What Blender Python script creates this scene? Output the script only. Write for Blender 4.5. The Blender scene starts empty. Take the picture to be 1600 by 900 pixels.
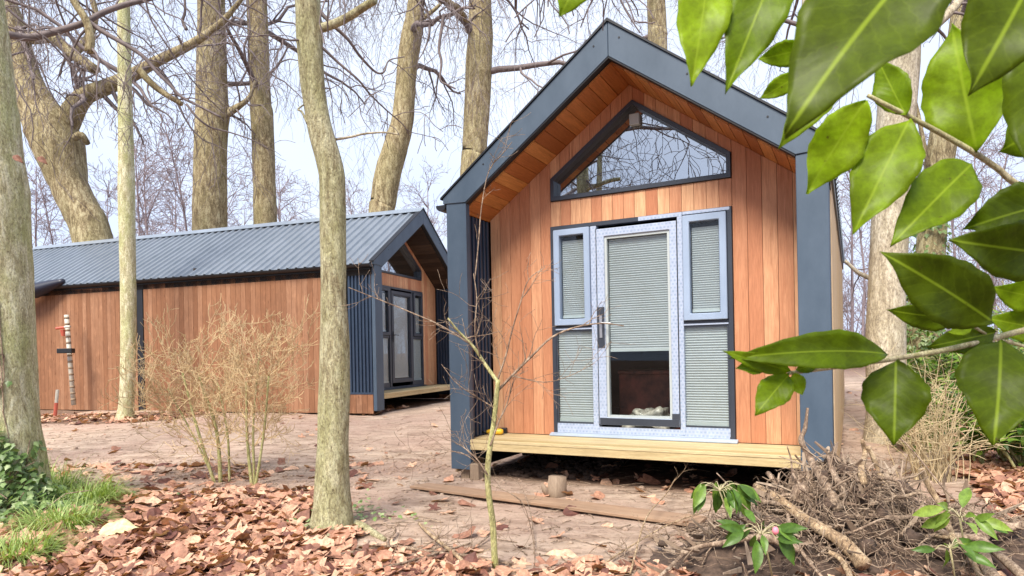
import bpy, math, random
import numpy as np
from mathutils import Vector, Matrix, noise

random.seed(7)
S = bpy.context.scene
COL = S.collection
R = math.radians

# ------------------------------------------------------------------ camera
EYE = 1.25
F = 1025.45
CY = 556.76
ROLL = 0.0192
PITCH = -0.0027
cam = bpy.data.cameras.new('camera')
cam.sensor_fit = 'HORIZONTAL'
cam.sensor_width = 36.0
cam.lens = 36.0 * F / 1600.0
cam.shift_y = (CY - 450.0) / 1600.0
cam.clip_start = 0.05
cam.clip_end = 600.0
camo = bpy.data.objects.new('camera', cam)
COL.objects.link(camo)
camo.matrix_world = Matrix.Translation((0, 0, EYE)) @ Matrix.Rotation(R(90) + PITCH, 4, 'X') @ Matrix.Rotation(-ROLL, 4, 'Z')
S.camera = camo
cam.dof.use_dof = True
cam.dof.focus_distance = 6.5
cam.dof.aperture_fstop = 12.0

# ------------------------------------------------------------------ world, sun, exposure
SUN_ELEV, SUN_AZ = 50.0, 205.0        # azimuth clockwise from +Y: behind the camera, to its left
world = bpy.data.worlds.new("World")
S.world = world
world.use_nodes = True
wn, wl = world.node_tree.nodes, world.node_tree.links
wn.clear()
wo = wn.new('ShaderNodeOutputWorld')
bg = wn.new('ShaderNodeBackground')
sky = wn.new('ShaderNodeTexSky')
sky.sky_type = 'NISHITA'
sky.sun_disc = False
sky.sun_elevation = R(SUN_ELEV)
sky.sun_rotation = R(SUN_AZ)
sky.air_density = 1.0
sky.dust_density = 4.0
mixw = wn.new('ShaderNodeMix'); mixw.data_type = 'RGBA'
mixw.inputs['Factor'].default_value = 0.86
tcw = wn.new('ShaderNodeTexCoord')
nzw = wn.new('ShaderNodeTexNoise'); nzw.inputs['Scale'].default_value = 1.6; nzw.inputs['Detail'].default_value = 4
rpw = wn.new('ShaderNodeValToRGB')
rpw.color_ramp.elements[0].position = 0.35; rpw.color_ramp.elements[0].color = (4.9, 5.8, 7.9, 1)
rpw.color_ramp.elements[1].position = 0.68; rpw.color_ramp.elements[1].color = (6.3, 6.9, 8.2, 1)
wl.new(tcw.outputs['Generated'], nzw.inputs['Vector'])
wl.new(nzw.outputs['Fac'], rpw.inputs['Fac'])
wl.new(sky.outputs['Color'], mixw.inputs['A'])
wl.new(rpw.outputs['Color'], mixw.inputs['B'])      # pale overcast cloud sheet
wl.new(mixw.outputs['Result'], bg.inputs['Color'])
bg.inputs['Strength'].default_value = 0.10
wl.new(bg.outputs['Background'], wo.inputs['Surface'])

sun = bpy.data.lights.new('sun', 'SUN')
sun.energy = 4.0
sun.angle = R(24)
sun.color = (1.0, 0.93, 0.82)
suno = bpy.data.objects.new('sun', sun)
COL.objects.link(suno)
az, el = R(SUN_AZ), R(SUN_ELEV)
sd = Vector((math.sin(az) * math.cos(el), math.cos(az) * math.cos(el), math.sin(el)))
suno.rotation_euler = sd.to_track_quat('Z', 'Y').to_euler()
suno.location = sd * 30

S.view_settings.view_transform = 'Standard'
S.view_settings.look = 'None'
S.view_settings.gamma = 1.0
S.view_settings.exposure = 0.85
S.view_settings.use_curve_mapping = False
S.cycles.max_bounces = 8
S.cycles.diffuse_bounces = 4
S.cycles.transparent_max_bounces = 16
S.cycles.use_denoising = True

# ------------------------------------------------------------------ helpers
def at(px, py, Y):
    """world point seen at photo pixel (px,py) at forward distance Y"""
    dx, dy = px - 800.0, py - CY
    c, s = math.cos(ROLL), math.sin(ROLL)
    X = c * dx - s * dy
    D = s * dx + c * dy
    return Vector((X * Y / F, Y, EYE - D * Y / F))

def ground_h(x, y):
    h = 0.0
    t = min(max((y - 7.5) / 5.5, 0), 1)
    h += 0.20 * t * t * (3 - 2 * t)
    # bank of leaf mould in the left foreground
    d = max(0, 1 - ((x + 3.2) / 2.6) ** 2 - ((y - 4.6) / 2.4) ** 2)
    h += 0.05 * d
    # rise behind on the right
    if x > 3 and y > 8:
        h += 0.10 * min(1, (x - 3) / 3) * min((y - 8) / 4, 3)
    if y > 16:
        h += 0.012 * (y - 16)
    h += 0.035 * noise.noise(Vector((x * 0.6, y * 0.6, 0))) + 0.016 * noise.noise(Vector((x * 2.3, y * 2.3, 4)))
    # wheel ruts across the yard
    if y < 14:
        yy = y + 0.12 * x
        for c in (8.6, 10.1):
            h -= 0.035 * math.exp(-((yy - c) / 0.16) ** 2) * (0.6 + 0.6 * noise.noise(Vector((x * 1.5, c, 1))))
    return h

def on_ground(px, py, dz=0.0):
    """where the view ray through a pixel meets the ground"""
    Y = 2.0
    while Y < 60:
        p = at(px, py, Y)
        if p.z <= ground_h(p.x, p.y):
            break
        Y += 0.02
    p.z = ground_h(p.x, p.y) + dz
    return p

def tag(o, label=None, cat=None, group=None, kind=None):
    if label: o['label'] = label
    if cat: o['category'] = cat
    if group: o['group'] = group
    if kind: o['kind'] = kind
    return o

def empty(name, loc=(0, 0, 0), rz=0, label=None, cat=None, group=None):
    o = bpy.data.objects.new(name, None)
    COL.objects.link(o)
    o.location = loc
    o.rotation_euler = (0, 0, rz)
    return tag(o, label, cat, group)

class MB:
    def __init__(s):
        s.v = []; s.f = []; s.t = []
    def quadbox(s, P, t=0.5):
        """P: 8 points, bottom ring 0-3 then top ring 4-7"""
        b = len(s.v)
        s.v += [tuple(p) for p in P]; s.t += [t] * 8
        for q in ((3, 2, 1, 0), (4, 5, 6, 7), (0, 1, 5, 4), (1, 2, 6, 5), (2, 3, 7, 6), (3, 0, 4, 7)):
            s.f.append(tuple(b + i for i in q))
        return s
    def box(s, x0, x1, y0, y1, z0, z1, t=0.5):
        return s.quadbox([(x0, y0, z0), (x1, y0, z0), (x1, y1, z0), (x0, y1, z0), (x0, y0, z1), (x1, y0, z1), (x1, y1, z1), (x0, y1, z1)], t)
    def prism(s, poly, y0, y1, t=0.5):
        """poly in (x,z), counter-clockwise seen from -y, extruded in y"""
        b = len(s.v); n = len(poly)
        for (x, z) in poly: s.v.append((x, y0, z))
        for (x, z) in poly: s.v.append((x, y1, z))
        s.t += [t] * (2 * n)
        s.f.append(tuple(b + i for i in range(n)))
        s.f.append(tuple(b + n + i for i in reversed(range(n))))
        for i in range(n):
            j = (i + 1) % n
            s.f.append((b + i, b + n + i, b + n + j, b + j))
        return s
    def ring(s, outer, inner, y0, y1, t=0.5):
        b = len(s.v); n = len(outer)
        for y in (y0, y1):
            for P in (outer, inner):
                for (x, z) in P: s.v.append((x, y, z))
        s.t += [t] * (4 * n)
        for i in range(n):
            j = (i + 1) % n
            o0, i0, o1, i1 = b + i, b + n + i, b + 2 * n + i, b + 3 * n + i
            p0, k0, p1, k1 = b + j, b + n + j, b + 2 * n + j, b + 3 * n + j
            s.f += [(o0, p0, k0, i0), (o1, i1, k1, p1), (o0, o1, p1, p0), (i0, k0, k1, i1)]
        return s
    def rring(s, x0, x1, z0, z1, w, y0, y1, t=0.5):
        return s.ring([(x0, z0), (x1, z0), (x1, z1), (x0, z1)], [(x0 + w, z0 + w), (x1 - w, z0 + w), (x1 - w, z1 - w), (x0 + w, z1 - w)], y0, y1, t)
    def tube(s, pts, rad, n=6, t=0.5, cap=True, rough=0.0, seed=0):
        b = len(s.v); m = len(pts)
        pts = [Vector(p) for p in pts]
        up = None
        for i, p in enumerate(pts):
            a = pts[min(i + 1, m - 1)] - pts[max(i - 1, 0)]
            if a.length < 1e-7: a = Vector((0, 0, 1))
            a.normalize()
            if up is None:
                r = Vector((1, 0, 0)) if abs(a.x) < 0.8 else Vector((0, 1, 0))
                up = (r - a * r.dot(a)).normalized()
            else:
                up = up - a * up.dot(a)
                up = up.normalized() if up.length > 1e-6 else a.orthogonal().normalized()
            w = a.cross(up)
            r_ = rad[i] if hasattr(rad, '__len__') else rad
            for k in range(n):
                an = 2 * math.pi * k / n
                d = up * math.cos(an) + w * math.sin(an)
                rr = r_
                if rough:
                    rr *= 1 + rough * noise.noise(Vector((math.cos(an) * 1.3 + seed, math.sin(an) * 1.3, p.z * 1.1 / max(0.3, r_ * 3)))) \
                            + rough * 0.45 * noise.noise(Vector((math.cos(an) * 3.1 + seed, math.sin(an) * 3.1, p.z * 5)))
                q = p + d * rr
                s.v.append((q.x, q.y, q.z)); s.t.append(t)
        for i in range(m - 1):
            for k in range(n):
                k2 = (k + 1) % n
                s.f.append((b + i * n + k, b + i * n + k2, b + (i + 1) * n + k2, b + (i + 1) * n + k))
        if cap:
            s.f.append(tuple(b + (m - 1) * n + k for k in range(n)))
            s.f.append(tuple(b + k for k in reversed(range(n))))
        return s
    def build(s, name, mat, parent=None, smooth=False, bevel=0, segs=1, solid=0):
        me = bpy.data.meshes.new(name)
        me.from_pydata(s.v, [], s.f)
        a = me.attributes.new('tint', 'FLOAT', 'POINT')
        a.data.foreach_set('value', np.array(s.t, dtype=np.float32))
        if smooth: me.polygons.foreach_set('use_smooth', [True] * len(me.polygons))
        me.materials.append(mat)
        me.update()
        o = bpy.data.objects.new(name, me)
        COL.objects.link(o)
        if parent: o.parent = parent
        if bevel:
            md = o.modifiers.new('bevel', 'BEVEL'); md.width = bevel; md.segments = segs; md.limit_method = 'ANGLE'; md.angle_limit = R(40)
        return o

def spline(pts, n):
    """Catmull-Rom through pts, n samples per span"""
    P = [Vector(p) for p in pts]
    P = [P[0] * 2 - P[1]] + P + [P[-1] * 2 - P[-2]]
    out = []
    for i in range(1, len(P) - 2):
        for k in range(n):
            t = k / n
            a, b, c, d = P[i - 1], P[i], P[i + 1], P[i + 2]
            out.append(0.5 * ((2 * b) + (c - a) * t + (2 * a - 5 * b + 4 * c - d) * t * t + (3 * b - a - 3 * c + d) * t ** 3))
    out.append(P[-2].copy())
    return out

# ------------------------------------------------------------------ materials
def srgb(r, g, b):
    f = lambda c: (c / 255 / 12.92) if c / 255 <= 0.04045 else ((c / 255 + 0.055) / 1.055) ** 2.4
    return (f(r), f(g), f(b), 1)

class NT:
    def __init__(s, name):
        s.m = bpy.data.materials.new(name); s.m.use_nodes = True
        s.n = s.m.node_tree.nodes; s.l = s.m.node_tree.links
        s.n.clear()
        s.out = s.n.new('ShaderNodeOutputMaterial')
        s.p = s.n.new('ShaderNodeBsdfPrincipled')
        s.l.new(s.p.outputs[0], s.out.inputs[0])
        s.tc = s.n.new('ShaderNodeTexCoord')
    def coord(s, scale=(1, 1, 1), kind='Object'):
        mp = s.n.new('ShaderNodeMapping'); mp.inputs['Scale'].default_value = scale
        s.l.new(s.tc.outputs[kind], mp.inputs[0]); return mp.outputs[0]
    def noise(s, scale, detail=4, rough=0.6, vec=None, dist=0):
        t = s.n.new('ShaderNodeTexNoise')
        t.inputs['Scale'].default_value = scale; t.inputs['Detail'].default_value = detail
        t.inputs['Roughness'].default_value = rough; t.inputs['Distortion'].default_value = dist
        if vec: s.l.new(vec, t.inputs['Vector'])
        return t.outputs['Fac']
    def ramp(s, fac, stops):
        r = s.n.new('ShaderNodeValToRGB')
        e = r.color_ramp.elements
        while len(e) < len(stops): e.new(0.5)
        for i, (p, c) in enumerate(stops):
            e[i].position = p; e[i].color = c if len(c) == 4 else (*c, 1)
        s.l.new(fac, r.inputs[0]); return r.outputs['Color']
    def mix(s, fac, a, b, mode='MIX'):
        m = s.n.new('ShaderNodeMix'); m.data_type = 'RGBA'; m.blend_type = mode
        for k, v in (('Factor', fac), ('A', a), ('B', b)):
            if hasattr(v, 'is_linked') or hasattr(v, 'links'): s.l.new(v, m.inputs[k])
            else: m.inputs[k].default_value = v
        return m.outputs['Result']
    def attr(s, name='tint'):
        a = s.n.new('ShaderNodeAttribute'); a.attribute_name = name; return a.outputs['Fac']
    def bump(s, h, strength=0.3, dist=0.02):
        b = s.n.new('ShaderNodeBump'); b.inputs['Strength'].default_value = strength; b.inputs['Distance'].default_value = dist
        s.l.new(h, b.inputs['Height']); s.l.new(b.outputs[0], s.p.inputs['Normal'])
    def base(s, c):
        if hasattr(c, 'links'): s.l.new(c, s.p.inputs['Base Color'])
        else: s.p.inputs['Base Color'].default_value = c
    def rough(s, v, metal=0, spec=0.5):
        s.p.inputs['Roughness'].default_value = v; s.p.inputs['Metallic'].default_value = metal
        s.p.inputs['Specular IOR Level'].default_value = spec

def wood(name, lo, mid, hi, grain=(18, 18, 1.2), rough=0.6, bump=0.25, knots=False, stain=0.0, spec=0.3):
    t = NT(name)
    v = t.coord(grain)
    g = t.noise(1.6, 6, 0.65, v, 1.2)
    fine = t.noise(9, 3, 0.6, t.coord((grain[0] * 1.5, grain[1] * 1.5, grain[2])))
    tint = t.ramp(t.attr(), [(0.0, lo), (0.5, mid), (1.0, hi)])
    c = t.mix(t.ramp(g, [(0.3, (0, 0, 0)), (0.75, (1, 1, 1))]), tint, t.mix(0.8, tint, (lo[0] * 0.75, lo[1] * 0.7, lo[2] * 0.65, 1)))
    c = t.mix(t.ramp(fine, [(0.35, (0.82, 0.82, 0.82)), (0.7, (1.12, 1.12, 1.12))]), (0, 0, 0, 1), c, 'MIX') if False else c
    m2 = t.mix(1.0, c, t.ramp(fine, [(0.3, (0.84, 0.82, 0.8)), (0.7, (1.08, 1.08, 1.08))]), 'MULTIPLY')
    if knots:
        vo = t.n.new('ShaderNodeTexVoronoi'); vo.inputs['Scale'].default_value = 1.0
        t.l.new(t.coord((11, 11, 3.2)), vo.inputs['Vector'])
        kn = t.ramp(vo.outputs['Distance'], [(0.05, (0.55, 0.42, 0.36)), (0.13, (1, 1, 1))])
        pale = t.ramp(t.noise(5, 2, 0.5, t.coord((2, 2, 1.2))), [(0.55, (1, 1, 1)), (0.75, (1.25, 1.28, 1.3))])
        m2 = t.mix(1.0, t.mix(1.0, m2, kn, 'MULTIPLY'), pale, 'MULTIPLY')
    if stain:
        st = t.ramp(t.noise(2.2, 4, 0.6, t.coord((1, 1, 1))), [(0.42, (1, 1, 1)), (0.68, (1 - stain, 1 - stain, 1 - stain * 0.9))])
        m2 = t.mix(1.0, m2, st, 'MULTIPLY')
    t.base(m2)
    t.bump(g, bump, 0.004)
    t.rough(rough, 0, spec)
    return t.m

def paint(name, c, c2, rough=0.45, scratch=None, metal=0, bump=0.08, spec=0.5, bscale=30):
    t = NT(name)
    n = t.noise(3.0, 6, 0.7, t.coord((1, 1, 0.5)))
    col = t.ramp(n, [(0.3, c), (0.7, c2)])
    if scratch:
        s1 = t.noise(7, 8, 0.85, t.coord((6, 6, 0.7)))
        col = t.mix(t.ramp(s1, [(0.69, (0, 0, 0)), (0.74, (1, 1, 1))]), col, scratch)
    t.base(col)
    t.bump(t.noise(bscale, 3, 0.6, t.coord((1, 1, 0.15))), bump, 0.003)
    t.rough(rough, metal, spec)
    return t.m

def bark(name, a, b, c, green=(0.16, 0.17, 0.06, 1), gamt=0.5, scale=6.0, bump=0.6):
    t = NT(name)
    big = t.noise(scale * 0.35, 5, 0.65, t.coord((1, 1, 0.5)))
    mid = t.noise(scale * 2.2, 6, 0.75, t.coord((1, 1, 0.28)), 0.6)
    fine = t.noise(scale * 9, 5, 0.8, t.coord((1, 1, 0.45)))
    col = t.ramp(mid, [(0.38, a), (0.5, b), (0.60, c)])
    col = t.mix(t.ramp(big, [(0.42, (0, 0, 0)), (0.62, (gamt, gamt, gamt))]), col, green)
    # lichen scabs
    vo = t.n.new('ShaderNodeTexVoronoi'); vo.inputs['Scale'].default_value = scale * 4.5
    t.l.new(t.coord((1, 1, 0.6)), vo.inputs['Vector'])
    spots = t.ramp(vo.outputs['Distance'], [(0.10, (1, 1, 1)), (0.2, (0, 0, 0))])
    col = t.mix(t.mix(0.45, (0, 0, 0, 1), spots), col, (min(1, c[0] * 1.35), min(1, c[1] * 1.35), c[2] * 1.3, 1))
    dark = t.ramp(fine, [(0.34, (0.42, 0.38, 0.36)), (0.48, (0.95, 0.95, 0.95)), (0.62, (1.3, 1.3, 1.25))])
    t.base(t.mix(1.0, col, dark, 'MULTIPLY'))
    ad = t.n.new('ShaderNodeMath'); ad.operation = 'ADD'
    t.l.new(mid, ad.inputs[0]); t.l.new(fine, ad.inputs[1])
    t.bump(ad.outputs[0], bump, 0.02)
    t.rough(0.85, 0, 0.2)
    return t.m

def plain(name, c, rough=0.6, metal=0, spec=0.5, var=0.15, scale=12, bump=0.0):
    t = NT(name)
    n = t.noise(scale, 4, 0.6, t.coord())
    t.base(t.ramp(n, [(0.3, tuple(x * (1 - var) for x in c[:3])), (0.7, tuple(min(1, x * (1 + var)) for x in c[:3]))]))
    if bump: t.bump(n, bump, 0.01)
    t.rough(rough, metal, spec)
    return t.m

M = {}
M['cedar'] = wood('cedar_boards', (0.50, 0.205, 0.105), (0.70, 0.36, 0.20), (0.82, 0.50, 0.28), stain=0.10)
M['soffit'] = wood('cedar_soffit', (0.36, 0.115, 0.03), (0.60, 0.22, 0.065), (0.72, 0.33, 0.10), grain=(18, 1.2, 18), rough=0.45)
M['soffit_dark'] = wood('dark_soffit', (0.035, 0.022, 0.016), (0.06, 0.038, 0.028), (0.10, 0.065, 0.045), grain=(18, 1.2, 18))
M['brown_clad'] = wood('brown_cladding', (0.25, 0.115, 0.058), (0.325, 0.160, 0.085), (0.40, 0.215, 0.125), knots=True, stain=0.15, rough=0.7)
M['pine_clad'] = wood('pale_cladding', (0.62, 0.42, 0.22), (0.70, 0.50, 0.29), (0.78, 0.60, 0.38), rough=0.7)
M['deck'] = wood('deck_timber', (0.48, 0.37, 0.18), (0.60, 0.48, 0.26), (0.68, 0.57, 0.34), grain=(1.2, 18, 18), rough=0.65, stain=0.12)
M['slate'] = paint('slate_paint', (0.040, 0.066, 0.100, 1), (0.068, 0.100, 0.142, 1), 0.5, (0.22, 0.22, 0.21, 1))
M['navy'] = paint('navy_cladding', (0.016, 0.030, 0.058, 1), (0.028, 0.048, 0.085, 1), 0.4)
M['black'] = plain('black_trim', (0.008, 0.009, 0.012), 0.45)
M['anthracite'] = paint('anthracite_frame', (0.030, 0.036, 0.050, 1), (0.042, 0.050, 0.068, 1), 0.35, bump=0.03)
M['dark'] = plain('dark_backing', (0.012, 0.010, 0.009), 0.9)
M['roof'] = paint('roof_steel', (0.17, 0.20, 0.235, 1), (0.23, 0.26, 0.30, 1), 0.36, metal=0.3, bump=0.05)
M['ridge'] = paint('ridge_steel', (0.20, 0.24, 0.29, 1), (0.27, 0.31, 0.36, 1), 0.4, metal=0.2)
M['blind'] = plain('blind_fabric', (0.46, 0.49, 0.50), 0.8, var=0.03)
M['blind_rail'] = plain('blind_rail', (0.42, 0.46, 0.46), 0.5, var=0.03)
M['sash_film'] = paint('blue_film', (0.26, 0.33, 0.45, 1), (0.32, 0.40, 0.53, 1), 0.3, (0.45, 0.52, 0.68, 1), bump=0.25, bscale=14)
M['interior'] = plain('interior_lining', (0.05, 0.035, 0.028), 0.8)
M['grey_wood'] = wood('weathered_wood', (0.20, 0.14, 0.10), (0.33, 0.25, 0.18), (0.46, 0.37, 0.28), grain=(14, 14, 2), rough=0.85, bump=0.5)
M['plank'] = wood('muddy_plank', (0.30, 0.19, 0.12), (0.40, 0.27, 0.18), (0.50, 0.36, 0.25), grain=(1.2, 14, 14), rough=0.85, stain=0.25)

def film_mat():
    t = NT('printed_film')
    br = t.n.new('ShaderNodeTexBrick')
    mp = t.n.new('ShaderNodeMapping'); mp.inputs['Rotation'].default_value = (R(90), 0, 0); mp.inputs['Scale'].default_value = (1, 1, 1)
    t.l.new(t.tc.outputs['Object'], mp.inputs[0])
    t.l.new(mp.outputs[0], br.inputs['Vector'])
    br.inputs['Scale'].default_value = 1.0
    br.inputs['Brick Width'].default_value = 0.036; br.inputs['Row Height'].default_value = 0.034
    br.inputs['Mortar Size'].default_value = 0.009; br.inputs['Mortar Smooth'].default_value = 0.2
    br.offset = 0.5
    br.inputs['Color1'].default_value = (0.29, 0.36, 0.49, 1); br.inputs['Color2'].default_value = (0.33, 0.41, 0.54, 1)
    br.inputs['Mortar'].default_value = (0.41, 0.47, 0.59, 1)
    wr = t.ramp(t.noise(18, 4, 0.7, t.coord()), [(0.4, (0.9, 0.9, 0.92)), (0.65, (1.05, 1.05, 1.05))])
    t.base(t.mix(1.0, br.outputs['Color'], wr, 'MULTIPLY'))
    t.bump(t.noise(25, 3, 0.6, t.coord((1, 1, 0.3))), 0.2, 0.004)
    t.rough(0.3)
    return t.m
M['print_film'] = film_mat()

def glass_mat(name, refl, tint=(0.93, 0.95, 0.95, 1)):
    t = NT(name)
    t.n.remove(t.p)
    g = t.n.new('ShaderNodeBsdfGlossy'); g.inputs['Roughness'].default_value = 0.004; g.inputs['Color'].default_value = (0.92, 0.96, 1, 1)
    tr = t.n.new('ShaderNodeBsdfTransparent'); tr.inputs['Color'].default_value = tint
    lw = t.n.new('ShaderNodeLayerWeight'); lw.inputs['Blend'].default_value = 0.5
    pw = t.n.new('ShaderNodeMath'); pw.operation = 'POWER'; pw.inputs[1].default_value = 4.0
    t.l.new(lw.outputs['Facing'], pw.inputs[0])
    mr = t.n.new('ShaderNodeMapRange'); mr.inputs['To Min'].default_value = refl; mr.inputs['To Max'].default_value = 1.0
    t.l.new(pw.outputs[0], mr.inputs['Value'])
    # slight pane waviness
    b = t.n.new('ShaderNodeBump'); b.inputs['Strength'].default_value = 0.02; b.inputs['Distance'].default_value = 0.01
    t.l.new(t.noise(1.2, 2, 0.5, t.coord()), b.inputs['Height']); t.l.new(b.outputs[0], g.inputs['Normal'])
    mx = t.n.new('ShaderNodeMixShader')
    t.l.new(mr.outputs[0], mx.inputs[0]); t.l.new(tr.outputs[0], mx.inputs[1]); t.l.new(g.outputs[0], mx.inputs[2])
    t.l.new(mx.outputs[0], t.out.inputs[0])
    return t.m
M['glass_coated'] = glass_mat('coated_glass', 0.44, (0.35, 0.38, 0.4, 1))
M['glass'] = glass_mat('window_glass', 0.02)

M['bark_big'] = bark('plane_bark', (0.15, 0.11, 0.065, 1), (0.31, 0.245, 0.14, 1), (0.50, 0.43, 0.27, 1), (0.28, 0.25, 0.12, 1), 0.4, 4.5, 1.0)
M['bark_mid'] = bark('smooth_bark', (0.27, 0.22, 0.125, 1), (0.46, 0.41, 0.25, 1), (0.62, 0.58, 0.38, 1), (0.41, 0.41, 0.19, 1), 0.5, 9.0, 1.0)
M['bark_green'] = bark('algae_bark', (0.32, 0.28, 0.16, 1), (0.49, 0.45, 0.28, 1), (0.66, 0.63, 0.45, 1), (0.39, 0.42, 0.17, 1), 0.6, 9.0, 0.6)
M['bark_pale'] = bark('pale_bark', (0.30, 0.25, 0.18, 1), (0.42, 0.36, 0.27, 1), (0.54, 0.48, 0.38, 1), (0.34, 0.31, 0.20, 1), 0.3, 5.0, 0.35)
M['twig_dark'] = plain('dark_twigs', (0.17, 0.135, 0.13), 0.8, var=0.3)
M['twig_far'] = plain('far_twigs', (0.24, 0.19, 0.20), 0.9, var=0.25)
M['twig_beige'] = plain('beige_twigs', (0.60, 0.44, 0.24), 0.8, var=0.3, scale=6)
M['stem_green'] = bark('shrub_bark', (0.22, 0.20, 0.09, 1), (0.36, 0.33, 0.15, 1), (0.48, 0.45, 0.25, 1), (0.28, 0.30, 0.10, 1), 0.5, 12.0, 0.3)
M['root'] = bark('root_bark', (0.13, 0.085, 0.06, 1), (0.30, 0.21, 0.15, 1), (0.50, 0.38, 0.28, 1), (0.36, 0.28, 0.20, 1), 0.3, 9.0, 0.8)
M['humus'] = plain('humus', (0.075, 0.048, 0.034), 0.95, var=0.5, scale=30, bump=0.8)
M['stalk'] = plain('dry_stalk', (0.50, 0.40, 0.24), 0.8, var=0.3, scale=6)
M['root_pale'] = bark('stripped_root', (0.22, 0.14, 0.085, 1), (0.44, 0.31, 0.19, 1), (0.62, 0.48, 0.32, 1), (0.38, 0.27, 0.17, 1), 0.4, 9.0, 0.8)

def leaf_mat(name, lo, mid, hi, trans=0.35, rough=0.4, spec=0.4, veins=False, blotch=0.35):
    t = NT(name)
    col = t.ramp(t.attr(), [(0.0, lo), (0.5, mid), (1.0, hi)])
    n = t.ramp(t.noise(32, 6, 0.72, t.coord()), [(0.38, (1 - blotch,) * 3), (0.65, (1 + blotch * 0.4,) * 3)])
    col = t.mix(1.0, col, n, 'MULTIPLY')
    if veins:
        uv = t.n.new('ShaderNodeAttribute'); uv.attribute_name = 'luv'
        sx = t.n.new('ShaderNodeSeparateXYZ'); t.l.new(uv.outputs['Vector'], sx.inputs[0])
        ab = t.n.new('ShaderNodeMath'); ab.operation = 'ABSOLUTE'; t.l.new(sx.outputs[1], ab.inputs[0])
        # side veins: stripes slanting forward from the midrib
        ma = t.n.new('ShaderNodeMath'); ma.operation = 'MULTIPLY_ADD'; t.l.new(ab.outputs[0], ma.inputs[0]); ma.inputs[1].default_value = -0.28; t.l.new(sx.outputs[0], ma.inputs[2])
        mu = t.n.new('ShaderNodeMath'); mu.operation = 'MULTIPLY'; t.l.new(ma.outputs[0], mu.inputs[0]); mu.inputs[1].default_value = 9.0
        fr = t.n.new('ShaderNodeMath'); fr.operation = 'PINGPONG'; t.l.new(mu.outputs[0], fr.inputs[0]); fr.inputs[1].default_value = 0.5
        vs = t.ramp(fr.outputs[0], [(0.0, (0.10, 0.10, 0.10)), (0.10, (0, 0, 0))])
        mr = t.ramp(ab.outputs[0], [(0.015, (0.7, 0.7, 0.7)), (0.055, (0, 0, 0))])
        vv = t.mix(1.0, vs, mr, 'LIGHTEN')
        pale = t.mix(0.5, hi, (0.36, 0.44, 0.05, 1))
        col = t.mix(vv, col, pale)
        wob = t.n.new('ShaderNodeMath'); wob.operation = 'MULTIPLY_ADD'; t.l.new(t.noise(30, 3, 0.6, t.coord()), wob.inputs[0]); wob.inputs[1].default_value = 1.6; t.l.new(mu.outputs[0], wob.inputs[2]); t.l.new(wob.outputs[0], fr.inputs[0])
        t.bump(fr.outputs[0], 0.12, 0.003)
        # small brown specks
        sp = t.ramp(t.noise(90, 2, 0.5, t.coord()), [(0.73, (0, 0, 0)), (0.77, (0.6, 0.6, 0.6))])
        col = t.mix(sp, col, (0.10, 0.06, 0.02, 1))
    t.base(col); t.rough(rough, 0, spec)
    tl = t.n.new('ShaderNodeBsdfTranslucent')
    t.l.new(t.mix(1.0, col, (1.5, 1.5, 0.6, 1), 'MULTIPLY'), tl.inputs['Color'])
    mx = t.n.new('ShaderNodeMixShader'); mx.inputs[0].default_value = trans
    t.l.new(t.p.outputs[0], mx.inputs[1]); t.l.new(tl.outputs[0], mx.inputs[2]); t.l.new(mx.outputs[0], t.out.inputs[0])
    return t.m
M['leaf_near'] = leaf_mat('glossy_leaf', (0.085, 0.115, 0.003, 1), (0.19, 0.29, 0.005, 1), (0.38, 0.52, 0.018, 1), 0.55, 0.42, 0.25, True, 0.32)
M['leaf_laurel'] = leaf_mat('laurel_leaf', (0.04, 0.09, 0.012, 1), (0.10, 0.20, 0.025, 1), (0.28, 0.40, 0.07, 1), 0.3)
M['ivy'] = leaf_mat('ivy_leaf', (0.07, 0.13, 0.035, 1), (0.18, 0.28, 0.09, 1), (0.40, 0.48, 0.24, 1), 0.25)
M['grass'] = leaf_mat('grass_blade', (0.16, 0.24, 0.05, 1), (0.30, 0.42, 0.11, 1), (0.50, 0.60, 0.24, 1), 0.3, 0.6)
M['litter'] = leaf_mat('dead_leaf', (0.15, 0.06, 0.045, 1), (0.52, 0.27, 0.175, 1), (0.72, 0.46, 0.31, 1), 0.12, 0.65, 0.3, False, 0.4)
M['yellow_leaf'] = leaf_mat('yellow_leaf', (0.62, 0.50, 0.22, 1), (0.78, 0.66, 0.36, 1), (0.85, 0.75, 0.45, 1), 0.15, 0.6)

def mud_mat():
    t = NT('mud')
    P = t.coord((1, 1, 1))
    big = t.noise(0.55, 5, 0.6, P, 0.5)
    mid = t.noise(3.5, 7, 0.72, t.coord((0.7, 1.6, 1)), 0.7)
    fine = t.noise(28, 6, 0.8, P)
    c = t.ramp(mid, [(0.34, (0.25, 0.17, 0.12)), (0.46, (0.46, 0.335, 0.25)), (0.62, (0.66, 0.51, 0.39))])
    c = t.mix(t.ramp(big, [(0.42, (0, 0, 0)), (0.62, (0.7, 0.7, 0.7))]), c, (0.50, 0.335, 0.26, 1))
    c = t.mix(1.0, c, t.ramp(fine, [(0.34, (0.6, 0.56, 0.53)), (0.46, (1, 1, 1)), (0.75, (1.12, 1.11, 1.1))]), 'MULTIPLY')
    # leaf mould where the tint attribute marks woodland floor; also paints shade under cabins
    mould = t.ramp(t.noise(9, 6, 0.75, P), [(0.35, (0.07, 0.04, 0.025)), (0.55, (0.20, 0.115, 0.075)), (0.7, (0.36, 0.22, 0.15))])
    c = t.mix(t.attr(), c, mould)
    t.base(c)
    ad = t.n.new('ShaderNodeMath'); ad.operation = 'ADD'
    t.l.new(mid, ad.inputs[0]); t.l.new(fine, ad.inputs[1])
    t.bump(ad.outputs[0], 0.8, 0.05)
    t.rough(0.85, 0, 0.25)
    return t.m
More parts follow.
